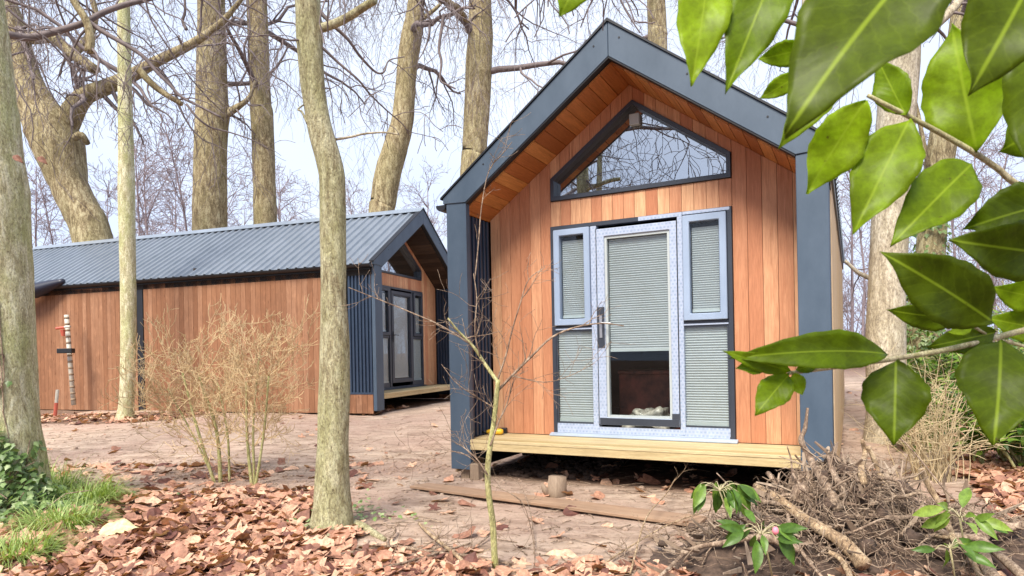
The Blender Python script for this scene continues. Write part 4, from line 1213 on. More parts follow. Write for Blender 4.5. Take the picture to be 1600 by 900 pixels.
# ------------------------------------------------------------------ grass clumps
def grass_clump(px, py, n, spread, length, seed, label):
    rnd = random.Random(seed)
    g = on_ground(px, py)
    mb = LeafMB()
    for k in range(n):
        a = rnd.uniform(0, 6.28); rr = spread * math.sqrt(rnd.random())
        bx, by = math.cos(a) * rr, math.sin(a) * rr * 0.7
        p = Vector((bx, by, ground_h(g.x + bx, g.y + by) - g.z))
        L = length * rnd.uniform(0.5, 1.2)
        d = Vector((math.cos(a) * 0.6 + rnd.gauss(0, 0.35), math.sin(a) * 0.6 + rnd.gauss(0, 0.35), 0.9)).normalized()
        w = rnd.uniform(0.003, 0.006); t = rnd.random()
        sidev = d.cross(Vector((0, 0, 1))).normalized()
        b = len(mb.v)
        for i in range(6):
            f = i / 5
            ww = w * (1 - f * 0.92)
            mb.v += [tuple(p - sidev * ww), tuple(p + sidev * ww)]; mb.t += [t, t]; mb.uv += [(f, 0, 0)] * 2
            p = p + d * (L / 5); d = (d + Vector((0, 0, -0.36))).normalized()
        for i in range(5):
            q = b + 2 * i; mb.f.append((q, q + 1, q + 3, q + 2))
    o = mb.build('grass_clump', M['grass']); o.location = g
    tag(o, label, 'grass', 'grass clumps by the ivy trunk')
grass_clump(60, 775, 900, 0.36, 0.42, 1, 'arching green grass clump right below the ivy')
grass_clump(135, 790, 700, 0.26, 0.36, 2, 'pale green grass clump nearest the open leaf litter')
grass_clump(95, 828, 700, 0.26, 0.32, 3, 'short dark green grass clump below the other two')
grass_clump(10, 885, 800, 0.24, 0.30, 4, 'grass clump in the bottom left corner of the picture')

# ------------------------------------------------------------------ ivy on the near trunk
def ivy_leaf(mb, p, nrm, s_, t, rnd):
    nrm = nrm.normalized(); u = nrm.orthogonal().normalized(); w = nrm.cross(u)
    down = Vector((0, 0, -1)); down = (down - nrm * down.dot(nrm))
    if down.length > 0.2:
        u = (down.normalized() + Vector((rnd.gauss(0, .3), rnd.gauss(0, .3), rnd.gauss(0, .3)))); u = (u - nrm * u.dot(nrm)).normalized(); w = nrm.cross(u)
    out = [(-0.35, 0), (-0.45, 0.35), (-0.1, 0.40), (-0.05, 0.62), (0.25, 0.35), (0.85, 0), (0.25, -0.35), (-0.05, -0.62), (-0.1, -0.40), (-0.45, -0.35)]
    b = len(mb.v)
    mb.v.append(tuple(p + nrm * s_ * 0.06)); mb.t.append(t); mb.uv.append((0, 0, 0))
    for x, y in out:
        mb.v.append(tuple(p + u * x * s_ + w * y * s_ - nrm * (abs(y) * 0.22 * s_ - 0.03 * s_))); mb.t.append(t); mb.uv.append((x, y, 0))
    for i in range(10): mb.f.append((b, b + 1 + i, b + 1 + (i + 1) % 10))
rnd = random.Random(21)
iv = empty('ivy', (0, 0, 0), 0, 'dark green ivy climbing and heaping around the left edge trunk', 'ivy')
mb = LeafMB(); vines = MB()
def r_at(z):
    for i in range(len(P1) - 1):
        if P1[i + 1].z >= z:
            f = (z - P1[i].z) / max(1e-5, P1[i + 1].z - P1[i].z)
            return P1[i].lerp(P1[i + 1], f), R1[i] + (R1[i + 1] - R1[i]) * f
    return P1[-1], R1[-1]
for k in range(700):
    # climbing leaves, on the camera-left face up to 1.7 m
    z = rnd.uniform(0.0, 1.0) ** 0.8 * 1.75
    c, r = r_at(z)
    a = rnd.gauss(-2.35, 0.5)
    if z < 0.6: a = rnd.uniform(-3.2, 0.2)
    d = Vector((math.cos(a), math.sin(a), 0))
    p = Vector((c.x, c.y, z)) + d * (r + rnd.uniform(0.01, 0.06))
    ivy_leaf(mb, p, d + Vector((rnd.gauss(0, .35), rnd.gauss(0, .35), 0.4 + rnd.gauss(0, .3))), rnd.uniform(0.035, 0.06), min(1, max(0, rnd.gauss(0.5, 0.25))), rnd)
for k in range(2100):
    c, r = r_at(0.2)
    x = c.x + rnd.gauss(0.0, 0.42) ; y = c.y - 0.35 + rnd.gauss(0, 0.28)
    hmax = 0.72 * math.exp(-((x - c.x - 0.05) / 0.42) ** 2) * math.exp(-((y - c.y + 0.3) / 0.4) ** 2)
    z = ground_h(x, y) + 0.02 + hmax * rnd.random() ** 0.6
    ivy_leaf(mb, Vector((x, y, z)), Vector((rnd.gauss(0, .5), -0.5 + rnd.gauss(0, .4), 0.8)), rnd.uniform(0.035, 0.065), min(1, max(0, rnd.gauss(0.45, 0.25))), rnd)
mb.build('foliage', M['ivy'], iv)
for k in range(16):
    c, r = r_at(0.1); a = rnd.uniform(-3.0, -0.6)
    P = []
    for i in range(9):
        z = 0.02 + i * 0.2 * rnd.uniform(0.8, 1.1); c, r = r_at(z); a += rnd.gauss(0, 0.12)
        P.append(Vector((c.x + math.cos(a) * (r + 0.008), c.y + math.sin(a) * (r + 0.008), z)))
    vines.tube(spline(P, 3), 0.005, 5, cap=False)
for k in range(30):
    c, r = r_at(0.1)
    p = Vector((c.x + rnd.gauss(0, 0.3), c.y - 0.4 + rnd.gauss(0, .2), 0.0))
    vines.tube(twig_path(rnd, p, Vector((rnd.gauss(0, .5), -0.2, 1)), rnd.uniform(0.3, 0.75), 6, 0.2, 0.1), 0.004, 5, cap=False)
vines.build('vines', M['root'], iv, smooth=True)
# ivy at the foot of the middle trunk
iv2 = LeafMB()
for (px, py, n) in ((572, 812, 26), (525, 822, 14), (480, 830, 10), (610, 820, 10), (648, 822, 6), (440, 830, 6), (575, 800, 10)):
    for k in range(n):
        g = on_ground(px + rnd.gauss(0, 12), py + rnd.gauss(0, 7), rnd.uniform(0.02, 0.07))
        ivy_leaf(iv2, g, Vector((rnd.gauss(0, .4), -0.3 + rnd.gauss(0, .3), 1)), rnd.uniform(0.022, 0.038), min(1, rnd.uniform(0.4, 1.0)), rnd)
tag(iv2.build('ivy', M['ivy']), 'few small ivy leaves creeping round the foot of the middle trunk', 'ivy')
# ivy up the leaning right trunk
iv3 = LeafMB()
for k in range(900):
    z = rnd.uniform(0.3, 3.6)
    i = min(range(len(P10)), key=lambda q: abs(P10[q].z - z)); c, r = P10[i], R10[i]
    a = rnd.uniform(-3.14, 3.14); d = Vector((math.cos(a), math.sin(a), 0))
    if z > 2.4 and rnd.random() < 0.5: continue
    ivy_leaf(iv3, Vector((c.x, c.y, z)) + d * (r + rnd.uniform(0.01, 0.14)), d + Vector((rnd.gauss(0, .4), rnd.gauss(0, .4), 0.5)), rnd.uniform(0.05, 0.10), min(1, max(0, rnd.gauss(0.5, .25))), rnd)
tag(iv3.build('ivy', M['ivy']), 'ivy covering the lower half of the leaning right hand trunk', 'ivy')

# ------------------------------------------------------------------ laurel shrubs on the right
def leafy_shrub(label, px, py, Y, w, h, dpt, n, seed, ls=(0.09, 0.14)):
    rnd = random.Random(seed)
    c = at(px, py, Y); g = Vector((c.x, c.y, ground_h(c.x, c.y)))
    root = empty('laurel_shrub', g, 0, label, 'shrub')
    st, mb = MB(), LeafMB()
    tips = []
    for k in range(24):
        d = Vector((rnd.gauss(0, 0.35) * w, rnd.gauss(0, 0.35) * dpt, 1.4)).normalized()
        P = twig_path(rnd, Vector((rnd.gauss(0, w * 0.15), rnd.gauss(0, dpt * 0.15), -0.05)), d, h * rnd.uniform(0.6, 1.05), 8, 0.13, 0.02)
        st.tube(P, [0.016 * (1 - 0.09 * i) for i in range(9)], 6, cap=False)
        for j in range(6):
            i = rnd.randint(2, 7); an = rnd.uniform(0, 6.28)
            Q = twig_path(rnd, P[i], Vector((math.cos(an) * w, math.sin(an) * w, 0.3)), rnd.uniform(0.25, 0.6) * w, 5, 0.15, 0.0)
            st.tube(Q, [0.007, 0.006, 0.005, 0.004, 0.003, 0.002], 4, cap=False)
            tips += Q[1:]
    for k in range(n):
        p = rnd.choice(tips) + Vector((rnd.gauss(0, .04), rnd.gauss(0, .04), rnd.gauss(0, .04)))
        d = Vector((rnd.gauss(0, 1), rnd.gauss(0, 1), rnd.gauss(-0.1, 0.5))).normalized()
        L = rnd.uniform(*ls)
        mb.leaf(p, p + d * L, (rnd.gauss(0, .4), -0.4 + rnd.gauss(0, .4), 1), L * 0.38, 0.2, min(1, max(0, rnd.gauss(0.55, .25))), 4, 2, 0.08)
    st.build('stems', M['stem_green'], root, smooth=True)
    mb.build('foliage', M['leaf_laurel'], root)
leafy_shrub('bright green laurel shrub by the right edge, behind the dry stalks', 1590, 600, 6.6, 1.0, 1.35, 0.9, 2300, 1)
leafy_shrub('laurel shrub between the pale trunk and the leaning ivy trunk', 1470, 560, 10.5, 1.1, 1.7, 0.9, 1900, 2)
leafy_shrub('tall laurel shrub farthest right behind the hanging leaves', 1640, 480, 9.0, 1.2, 2.3, 1.0, 2400, 3)
leafy_shrub('low dark laurel shrub beside the foot of the pale trunk', 1440, 660, 8.0, 0.6, 0.7, 0.5, 600, 4, (0.06, 0.10))

# dry upright stalks
rnd = random.Random(31)
for j, (px, py, Y, n, wpx, hpx, lab) in enumerate(((1462, 752, 5.9, 80, 36, 190, 'bundle of dry upright beige stalks in front of the laurel'), (1600, 700, 7.5, 50, 40, 150, 'sparse dry stalks near the right edge'))):
    g = on_ground(px, py)
    mb = MB()
    for k in range(n):
        p = g + Vector((rnd.gauss(0, 0.11), rnd.gauss(0, 0.10), -0.03))
        P = twig_path(rnd, p, Vector((rnd.gauss(0, 0.22), rnd.gauss(0, 0.2), 1)), rnd.uniform(0.6, 1.35), 9, 0.08, -0.01 if rnd.random() < 0.7 else 0.14)
        mb.tube(P, [0.0055 * (1 - 0.08 * i) for i in range(10)], 5, cap=False)
        for q in range(3):
            i = rnd.randint(3, 8)
            Q = twig_path(rnd, P[i], Vector((rnd.gauss(0, 1), rnd.gauss(0, 1), 0.6)), rnd.uniform(0.15, 0.5), 5, 0.2, 0.05)
            mb.tube(Q, [0.003, 0.0028, 0.0025, 0.002, 0.0018, 0.0015], 4, cap=False)
    tag(mb.build('dry_stalks', M['stalk'] if 'stalk' in M else M['twig_beige'], smooth=True), lab, 'stalks')

# ------------------------------------------------------------------ uprooted stump and root heap
rnd = random.Random(44)
hc = on_ground(1380, 850); hc = Vector((2.15, 4.15, ground_h(2.15, 4.15)))
heap = empty('root_heap', hc, 0, 'uprooted stump with splintered wood and tangled roots in the bottom right corner', 'root heap')
def heap_h(x, y):
    """height of the soil heap above the ground, local coordinates"""
    h = 0.38 * math.exp(-((x + 0.18) / 0.48) ** 2 - ((y - 0.05) / 0.40) ** 2)
    h += 0.12 * math.exp(-((x - 0.35) / 0.3) ** 2 - ((y - 0.25) / 0.3) ** 2)
    h += 0.18 * math.exp(-((x + 0.85) / 0.4) ** 2 - ((y + 0.30) / 0.3) ** 2)
    h += 0.20 * math.exp(-((x - 0.7) / 0.6) ** 2 - ((y + 0.25) / 0.4) ** 2)
    h *= 1 + 0.7 * noise.noise(Vector((x * 3, y * 3, 2))) + 0.35 * noise.noise(Vector((x * 8, y * 8, 7)))
    h += 0.05 * noise.noise(Vector((x * 7, y * 7, 5))) * min(1, h * 6) + 0.02 * noise.noise(Vector((x * 19, y * 19, 5))) * min(1, h * 6)
    return h
mb = MB(); N = 150
for j in range(N + 1):
    for i in range(N + 1):
        x = -1.7 + 3.8 * i / N; y = -1.2 + 2.3 * j / N
        mb.v.append((x, y, ground_h(hc.x + x, hc.y + y) - hc.z + heap_h(x, y) - 0.03)); mb.t.append(0.75)
for j in range(N):
    for i in range(N):
        a = j * (N + 1) + i; mb.f.append((a, a + 1, a + N + 2, a + N + 1))
mb.build('soil', M['humus'], heap, smooth=True)
def surf(x, y, dz=0.0): return Vector((x, y, ground_h(hc.x + x, hc.y + y) - hc.z + heap_h(x, y) + dz))
# splintered wood
sp_ = MB()
for k in range(460):
    ax, ay = (rnd.gauss(-0.1, 0.30), rnd.gauss(-0.05, 0.22)) if k % 3 else (rnd.gauss(-0.75, 0.28), rnd.gauss(-0.40, 0.16))
    p = surf(ax, ay, rnd.uniform(-0.01, 0.07))
    out = Vector((ax + 0.1, ay + 0.15, 0))
    if out.length < 0.05: out = Vector((0.1, 0, 0))
    d = (out.normalized() * rnd.uniform(0.3, 1.0) + Vector((rnd.gauss(0, .5), rnd.gauss(0, .4), rnd.uniform(-0.1, 0.8)))).normalized()
    L = 0.03 + 0.17 * rnd.random() ** 2; w = 0.003 + 0.022 * rnd.random() ** 2; h = rnd.uniform(0.002, 0.008)
    u = d.orthogonal().normalized(); v = d.cross(u); a = rnd.uniform(0, 6.28); u, v = u * math.cos(a) + v * math.sin(a), v * math.cos(a) - u * math.sin(a)
    e = p + d * L
    sp_.quadbox([p - u * w - v * h, p + u * w - v * h, p + u * w + v * h, p - u * w + v * h, e - u * w * .3 - v * h * .4, e + u * w * .4 - v * h * .4, e + u * w * .3 + v * h * .4, e - u * w * .4 + v * h * .4], rnd.random())
tag(sp_.build('splinters', M['grey_wood'], heap), kind='stuff')
# fine root tangle
rt = MB()
for k in range(1050):
    ax, ay = (rnd.gauss(-0.05, 0.65), rnd.gauss(-0.25, 0.35)) if k % 2 else (rnd.gauss(-0.2, 0.35), rnd.gauss(-0.1, 0.22))
    P = [surf(ax, ay, rnd.uniform(0, 0.03))]
    d = Vector((rnd.gauss(0, 1), rnd.gauss(-0.3, 1), rnd.gauss(0.2, .4))).normalized()
    for i in range(9):
        d = (d + Vector((rnd.gauss(0, .35), rnd.gauss(0, .35), rnd.gauss(-0.06, .3)))).normalized()
        q = P[-1] + d * rnd.uniform(0.02, 0.05)
        s0 = surf(q.x, q.y)
        if q.z < s0.z: q.z = s0.z + 0.004
        if q.z > s0.z + 0.12: d.z = -abs(d.z)
        P.append(q)
    r = rnd.choice((0.0016, 0.002, 0.003, 0.004))
    r *= 1.25; rt.tube(P, [r * (1 - 0.07 * i) for i in range(10)], 5, cap=False)
tag(rt.build('fine_roots', M['root'], heap, smooth=True), kind='stuff')
ck = MB()
for k in range(46):
    ax, ay = rnd.gauss(-0.15, 0.42), rnd.gauss(-0.12, 0.25)
    blob(ck, surf(ax, ay, 0.01), rnd.uniform(0.02, 0.06), k * 2.3, 0.9, 10, 7, 0.8, 0.7)
tag(ck.build('soil_lumps', M['humus'], heap, smooth=True), kind='stuff')
for k in range(34):
    ax, ay = rnd.gauss(-0.1, 0.42), rnd.gauss(-0.15, 0.24)
    p = surf(ax, ay, rnd.uniform(0.01, 0.06)); d = Vector((rnd.gauss(0.2, 1), rnd.gauss(-0.3, .7), rnd.gauss(0.25, .5))).normalized()
    P = twig_path(rnd, p, d, rnd.uniform(0.12, 0.42), 6, 0.22, 0.06); r = rnd.uniform(0.006, 0.018)
    MB().tube(spline(P, 3), [r * (1 - 0.035 * i) for i in range(19)], 8, rough=0.35, seed=k).build('broken_root', M['root'] if k % 3 else M['grey_wood'], heap, smooth=True)
# big roots and broken limbs laid along photo outlines
def big(pxs, Y, r0, r1, mat, seed, name='root'):
    Ys = []
    for (x, y) in pxs:
        yy = 2.4
        while yy < 4.6:
            q = at(x, y, yy)
            if q.z < ground_h(q.x, q.y) + heap_h(q.x - hc.x, q.y - hc.y) + 0.075: break
            yy += 0.02
        Ys.append(min(yy, 4.25))
    Q = spline([at(x, y, yy) - hc for (x, y), yy in zip(pxs, Ys)], 5); m = len(Q)
    MB().tube(Q, [(r0 + (r1 - r0) * i / (m - 1)) * 0.85 * (1 + 0.07 * math.sin(i * 1.1 + seed)) for i in range(m)], 12, rough=0.22, seed=seed).build(name, M[mat], heap, smooth=True)
big([(1440, 735), (1452, 762), (1468, 790), (1484, 830), (1492, 850)], 4.05, .022, .020, 'root_pale', 1)
big([(1345, 806), (1400, 812), (1440, 812), (1480, 838), (1530, 846), (1560, 870), (1600, 905)], [3.9, 3.85, 3.8, 3.75, 3.7, 3.6, 3.5], .012, .028, 'root', 2)
big([(1262, 640), (1258, 672), (1252, 690), (1262, 712), (1276, 738), (1296, 770), (1310, 800)], 4.2, .010, .040, 'root', 3)
big([(1180, 762), (1222, 786), (1245, 805), (1280, 828), (1316, 850), (1350, 885)], [4.2, 4.1, 4.0, 3.9, 3.85, 3.8], .025, .050, 'root_pale', 4)
big([(1200, 742), (1222, 770), (1230, 800), (1238, 840), (1264, 880), (1285, 905)], [4.15, 4.0, 3.95, 3.9, 3.85, 3.8], .020, .008, 'root', 5)
big([(1348, 690), (1352, 712), (1346, 735), (1350, 760)], 4.3, .014, .028, 'root_pale', 6)
big([(1356, 700), (1364, 716), (1374, 740), (1384, 764)], 4.25, .016, .022, 'root_pale', 7)
big([(1294, 715), (1300, 735), (1310, 756), (1322, 780)], 4.2, .012, .030, 'root', 8)
big([(1030, 905), (1080, 862), (1140, 850), (1190, 842), (1250, 862)], [3.75, 3.8, 3.8, 3.85, 3.9], .010, .030, 'root', 9)
big([(1295, 865), (1312, 875), (1325, 895), (1332, 920)], 3.55, .016, .018, 'root_pale', 10)
big([(1560, 820), (1535, 845), (1540, 880), (1560, 920)], 3.6, .030, .045, 'root', 11)
big([(1600, 822), (1560, 832), (1530, 840), (1500, 846)], 3.65, .026, .020, 'root', 12)
big([(1460, 840), (1500, 850), (1530, 900), (1540, 930)], 3.55, .012, .022, 'root_pale', 13)
big([(1128, 768), (1160, 772), (1180, 784), (1215, 790), (1250, 800)], 4.1, .010, .020, 'root', 14)
big([(1120, 742), (1150, 770), (1190, 782)], 4.05, .004, .010, 'root', 15)
big([(1230, 700), (1236, 720), (1240, 745), (1258, 770)], 4.2, .004, .012, 'root', 16)
big([(1360, 650), (1420, 700), (1500, 790), (1600, 830)], [4.3, 4.2, 3.9, 3.7], .004, .008, 'root', 17)
# stump body: ragged lump
st = MB()
blob(st, (-0.33, -0.02, 0.24), 0.17, 3.3, 0.5, 26, 18, 0.85, 0.9)
st.build('stump', M['root'], heap, smooth=True)
# drooping laurel cuttings thrown on the heap
def cutting(label, px, py, Y, n, spread, seed, tone=(0.1, 0.8), ang=(-1, 0.2), L=0.15):
    rnd = random.Random(seed)
    c = at(px, py, Y)
    root = empty('laurel_cutting', c, 0, label, 'cutting', 'laurel cuttings on the root heap')
    tw, mb = MB(), LeafMB()
    for k in range(n):
        a = rnd.uniform(0, 6.28)
        d = Vector((math.cos(a) * spread, math.sin(a) * spread * 0.6, rnd.uniform(-0.2, 0.5))) * 0.10
        Q = spline([Vector((0, 0, 0)), d * 0.6 + Vector((0, 0, 0.02)), d], 3)
        tw.tube(Q, 0.0022, 5, cap=False)
        l = L * rnd.uniform(0.6, 1.15)
        t = d + Vector((math.cos(a) * 0.5, math.sin(a) * 0.4 - 0.1, rnd.uniform(*ang))).normalized() * l
        mb.leaf(d, t, Vector((rnd.gauss(0, .4), -1, 0.5)), l * 0.36, 0.3, rnd.uniform(*tone), 8, 4, 0.08, 0.3, k)
    tw.tube([Vector((0, 0, 0)), Vector((0.05, 0.05, -0.12)), Vector((0.1, 0.1, -0.30))], 0.005, 6)
    tw.build('twig', M['laurel_twig'], root, smooth=True)
    mb.build('foliage', M['leaf_laurel'], root)
cutting('drooping green laurel cutting hanging over the left side of the root heap', 1125, 770, 3.75, 26, 1.1, 1, (0.1, 0.8), (-2.2, -0.2))
cutting('dark laurel cutting with a pink bud, in front of the stump', 1190, 838, 3.35, 20, 0.9, 2, (0.1, 0.6))
cutting('light green laurel cutting on the right of the root heap', 1500, 812, 3.45, 14, 0.9, 3, (0.4, 1.0), (-0.6, 0.3))
cutting('torn laurel leaves hanging under the thick root, lowest of the cuttings', 1485, 860, 3.3, 9, 0.7, 4, (0.2, 0.7))
pk = MB(); blob(pk, at(1212, 832, 3.22), 0.016, 5.1, 0.5, 10, 8, 1.2, 0.2)
M['pink'] = plain('pink_petals', (0.75, 0.22, 0.28), 0.5)
tag(pk.build('flower_bud', M['pink'], smooth=True), 'small pink camellia bud on the dark cutting', 'bud')

# ------------------------------------------------------------------ fallen branches in the foreground
def fallen(label, pxs, r0, r1, mat, seed, lift=0.02, twigs=5, tl=0.3):
    rnd = random.Random(seed)
    P = []
    for (x, y, dz) in pxs:
        if y > 905 or dz == 0: q = on_ground(x, y, lift)
        else:
            b = on_ground(x, y); q = at(x, y, b.y - dz)
        P.append(q)
    o0 = P[0].copy()
    Q = spline([p - o0 for p in P], 5); m = len(Q)
    root = empty('fallen_branch', o0, 0, label, 'branch', 'fallen branches in the foreground')
    MB().tube(Q, [r0 + (r1 - r0) * i / (m - 1) for i in range(m)], 10, rough=0.15, seed=seed).build('limb', M[mat], root, smooth=True)
    if twigs:
        mb = MB()
        for k in range(twigs):
            i = rnd.randint(1, m - 2)
            crown(mb, rnd, Q[i], (Q[i + 1] - Q[i]).normalized() + Vector((rnd.gauss(0, .6), rnd.gauss(0, .6), rnd.uniform(0, .8))), tl * rnd.uniform(0.5, 1.3), r0 * 0.35, 2, 3, 0.15, 0.0, kids=(3, 3, 3, 3), minr=0.0014)
        mb.build('twigs', M[mat], root, smooth=True)
fallen('long brown fallen branch running along the bottom edge', [(420, 898, 0), (480, 885, 0), (540, 875, 0), (610, 862, 0), (680, 872, 0), (740, 878, 0), (800, 890, 0)], .013, .010, 'root', 1)
fallen('forked fallen branch with a pale bent end, centre bottom', [(655, 828, 0), (672, 838, .15), (700, 860, .15), (730, 885, .1), (745, 905, 0)], .011, .012, 'root_pale', 2, 0.03, 3)
fallen('dark stick crossing the long branch', [(560, 905, 0), (620, 885, .1), (680, 868, .1), (735, 860, 0)], .009, .006, 'root', 3, 0.03, 2)
fallen('short upright dark snag by the forked branch', [(608, 868, 0), (606, 848, .1), (618, 832, .15), (612, 826, .2)], .010, .007, 'root', 4, 0.03, 1)
fallen('thin stick lying on mud just left of the sapling', [(660, 905, 0), (700, 885, .05), (735, 862, .05), (764, 848, 0)], .009, .006, 'root', 5, 0.03, 2)
fallen('slender forked twig arching up in front of the deck', [(985, 905, 0), (1010, 812, .5), (1040, 776, .6), (1060, 745, .7), (1082, 728, .8), (1112, 728, .8)], .006, .003, 'root_pale', 6, 0.02, 4, .2)
fallen('long thin twig arching from the mud to the root heap', [(930, 900, 0), (980, 860, .1), (1040, 825, .25), (1090, 806, .35), (1130, 797, .4), (1195, 803, .4)], .006, .004, 'root_pale', 7, 0.02, 3, .2)
fallen('reddish twig arching beside the sapling', [(836, 860, 0), (828, 800, .4), (815, 765, .6), (800, 750, .7), (780, 752, .7)], .004, .002, 'root', 8, 0.02, 2, .2)

# ------------------------------------------------------------------ small things
# plank on the mud
p0, p1 = on_ground(640, 768, 0.012), on_ground(1090, 832, 0.012)
d = (p1 - p0); L = d.length; rz = math.atan2(d.y, d.x)
pl = MB()
n = 20
for i in range(n):
    x0, x1 = L * i / n, L * (i + 1) / n
z = lambda x: 0.012 * math.sin(x * 2.0)
o = MB().quadbox([(0, 0, 0), (L, 0, 0), (L - 0.02, 0.26, 0), (0.05, 0.20, 0), (0, 0, 0.024), (L, 0, 0.024), (L - 0.02, 0.26, 0.024), (0.05, 0.20, 0.024)], 0.5).build('plank', M['plank'], bevel=0.003)
o.location = p0; o.rotation_euler = (0.0, -(d.z / L) + 0.0, rz)
tag(o, 'long flat muddy plank lying on the ground in front of the deck', 'plank')
# cut stump under the deck
g = on_ground(870, 778)
st = empty('cut_stump', g, 0, 'small weathered cut stump standing just under the deck edge', 'stump')
MB().tube([Vector((0, 0, -0.05)), Vector((0, 0, 0.06)), Vector((0.005, 0, 0.17))], [0.10, 0.085, 0.078], 18, rough=0.2, seed=4).build('trunk', M['grey_wood'], st, smooth=True)
MB().tube([Vector((-0.06, -0.02, 0)), Vector((-0.11, -0.03, 0.08)), Vector((-0.13, -0.03, 0.12))], [0.04, 0.025, 0.008], 8, rough=0.3).build('root', M['grey_wood'], st, smooth=True)
# rubble beneath the near cabin, coloured dark to deepen the shade
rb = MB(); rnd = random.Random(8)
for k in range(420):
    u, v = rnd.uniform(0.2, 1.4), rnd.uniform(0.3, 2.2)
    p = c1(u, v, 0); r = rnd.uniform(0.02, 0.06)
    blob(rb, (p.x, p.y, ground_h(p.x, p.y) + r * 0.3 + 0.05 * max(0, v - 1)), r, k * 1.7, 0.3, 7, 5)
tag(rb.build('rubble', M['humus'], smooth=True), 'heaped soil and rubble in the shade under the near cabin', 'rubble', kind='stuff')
# foundation block under the left corner post
for (u, v, lab) in ((0.30, -0.02, 'short timber block under the left corner of the near cabin'), (0.12, 0.10, 'second timber block tucked behind the left corner post')):
    p = c1(u, v, 0)
    o = MB().box(-0.05, 0.05, -0.05, 0.05, -0.05, 0.16).build('timber_block', M['grey_wood'], bevel=0.004)
    o.location = (p.x, p.y, ground_h(p.x, p.y)); o.rotation_euler = (0, 0, A1)
    tag(o, lab, 'block', 'timber blocks under the near cabin')
# power tool on the deck
p = c1(0.30, 0.40, FL - 0.001)
tl = empty('power_tool', p, A1 + 0.3, 'small yellow and black power tool left on the deck corner', 'tool')
M['yellow'] = plain('yellow_plastic', (0.75, 0.45, 0.03), 0.4)
MB().tube([Vector((-0.10, 0, 0.035)), Vector((-0.04, 0, 0.036)), Vector((0.05, 0, 0.036)), Vector((0.075, 0, 0.036))], [0.018, 0.03, 0.032, 0.02], 14).build('motor_housing', M['yellow'], tl, smooth=True)
MB().quadbox([(0.0, 0.02, 0.008), (0.04, 0.02, 0.008), (0.06, 0.12, 0.008), (0.02, 0.12, 0.008), (0.0, 0.02, 0.05), (0.04, 0.02, 0.05), (0.06, 0.12, 0.05), (0.02, 0.12, 0.05)]).build('grip', M['black'], tl, bevel=0.008, segs=3)
MB().box(0.0, 0.09, 0.11, 0.17, 0.001, 0.06).build('battery', M['black'], tl, bevel=0.008, segs=3)
MB().tube([Vector((-0.16, 0, 0.035)), Vector((-0.10, 0, 0.035))], [0.006, 0.014], 10).build('chuck', M['black'], tl, smooth=True)
# things seen inside through the clear part of the door
bx = c1(1.75, 1.6, 0.39)
o = MB().box(-0.42, 0.42, -0.25, 0.25, 0.0, 0.62).box(-0.43, 0.43, -0.26, 0.26, 0.621, 0.66, 0.7).build('storage_box', plain('red_brown_card', (0.20, 0.045, 0.03), 0.6, var=0.7, scale=7), bevel=0.01)
o.location = bx; o.rotation_euler = (0, 0, A1 + 0.1); tag(o, 'red brown box seen through the clear lower glass of the near door', 'box')
mb = MB(); blob(mb, (0, 0, 0.14), 0.24, 2.2, 0.5, 40, 26, 0.62, 0.55)
wrap = plain('plastic_wrap', (0.45, 0.42, 0.36), 0.12, 0, 0.9, 0.5, 18, 0.9)
o = mb.build('wrapped_bundle', wrap, smooth=True); o.location = c1(1.78, 1.05, 0.37 + 0.02); tag(o, 'crumpled plastic wrapped bundle on the floor behind the near door glass', 'bundle')
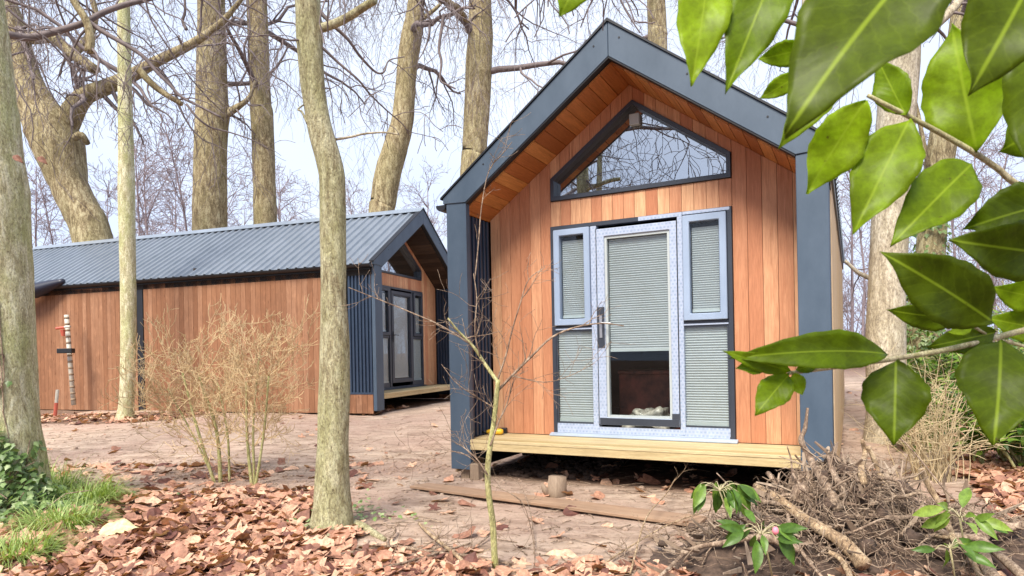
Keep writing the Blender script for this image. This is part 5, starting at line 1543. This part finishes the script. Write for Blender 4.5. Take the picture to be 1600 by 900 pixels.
# measuring staff and red spade handle against the long cabin
p = c2(0, 7.72, 0)
M['white_paint'] = plain('white_paint', (0.50, 0.47, 0.40), 0.5)
M['red_paint'] = plain('red_paint', (0.48, 0.10, 0.06), 0.5)
a, b = at(115, 632, 13.9), at(104, 495, 14.05)
sf = empty('banded_pole', a, 0, 'white pole with dark bands leaning near the left end of the long cabin', 'pole')
MB().tube([Vector((0, 0, -0.05)), b - a], 0.045, 10).build('shaft', M['white_paint'], sf, smooth=True)
for k in range(14):
    q = (b - a) * ((k + 0.5) / 14); e = (b - a).normalized() * 0.022
    MB().tube([q - e, q + e], 0.048, 10).build('band', M['grey_wood'], sf, smooth=True)
a = at(96, 516, 13.85)
rd = empty('spirit_level', a, 0, 'red tool with a white end hung level beside the banded pole', 'tool')
MB().tube([at(88, 516, 13.85) - a, at(101, 514, 13.85) - a], 0.028, 8).build('body', M['red_paint'], rd)
MB().tube([at(101, 514, 13.85) - a, at(110, 513, 13.85) - a], 0.026, 8).build('end_piece', M['white_paint'], rd)
MB().tube([at(98, 518, 13.83) - a, at(99, 528, 13.83) - a], [0.05, 0.03], 8).build('handle', M['red_paint'], rd)
q = MB().box(-0.16, 0.16, -0.06, 0.06, -0.05, 0.05).build('bracket', M['black'], bevel=0.01)
q.location = at(103, 551, 13.8); tag(q, 'black bracket fixed across the banded pole at half height', 'bracket')
a = at(88, 640, 8.6)
mk = empty('marker_stick', a, 0, 'short red and white marker stick by the foot of the left edge trunk', 'marker')
MB().tube([at(86, 652, 8.6) - a, at(88, 632, 8.6) - a], 0.022, 8).build('red_part', M['red_paint'], mk)
MB().tube([at(88, 632, 8.6) - a, at(90, 612, 8.6) - a], 0.020, 8).build('white_part', M['white_paint'], mk)
# dark rolled tarpaulin under the eave at the far end
ta = c2(-0.12, 8.2, 2.76)
pts_ = [at(100, 442, 14.4), at(80, 448, 14.45), at(55, 456, 14.5), at(20, 462, 14.6), at(-20, 466, 14.7)]
ta = pts_[0].copy()
Q = spline([p - ta for p in pts_], 4); m = len(Q)
o = MB().tube(Q, [0.05 + 0.11 * min(1, i / 8) for i in range(m)], 14, rough=0.15).build('rolled_tarpaulin', plain('tarpaulin', (0.012, 0.014, 0.03), 0.45), smooth=True)
o.location = ta; tag(o, 'black rolled tarpaulin tied under the left end of the grey roof', 'tarpaulin')
# tall conifer mirrored in the gable glass
# dead leaves caught on the trunks
for (px, py, Y, lab) in ((28, 252, 5.1, 'brown dead leaf caught on the left edge trunk'), (66, 254, 5.3, 'curled brown leaf hanging between the two left trunks')):
    c = at(px, py, Y); lm = LeafMB(); lm.leaf(Vector((-0.035, 0, 0.03)), Vector((0.04, 0.01, -0.03)), (0.3, -1, 0.3), 0.05, 0.5, 0.22, 8, 6, 0.1, 0.8, px)
    o = lm.build('dead_leaf', M['litter'], thick=0.001); o.location = c; tag(o, lab, 'leaf')
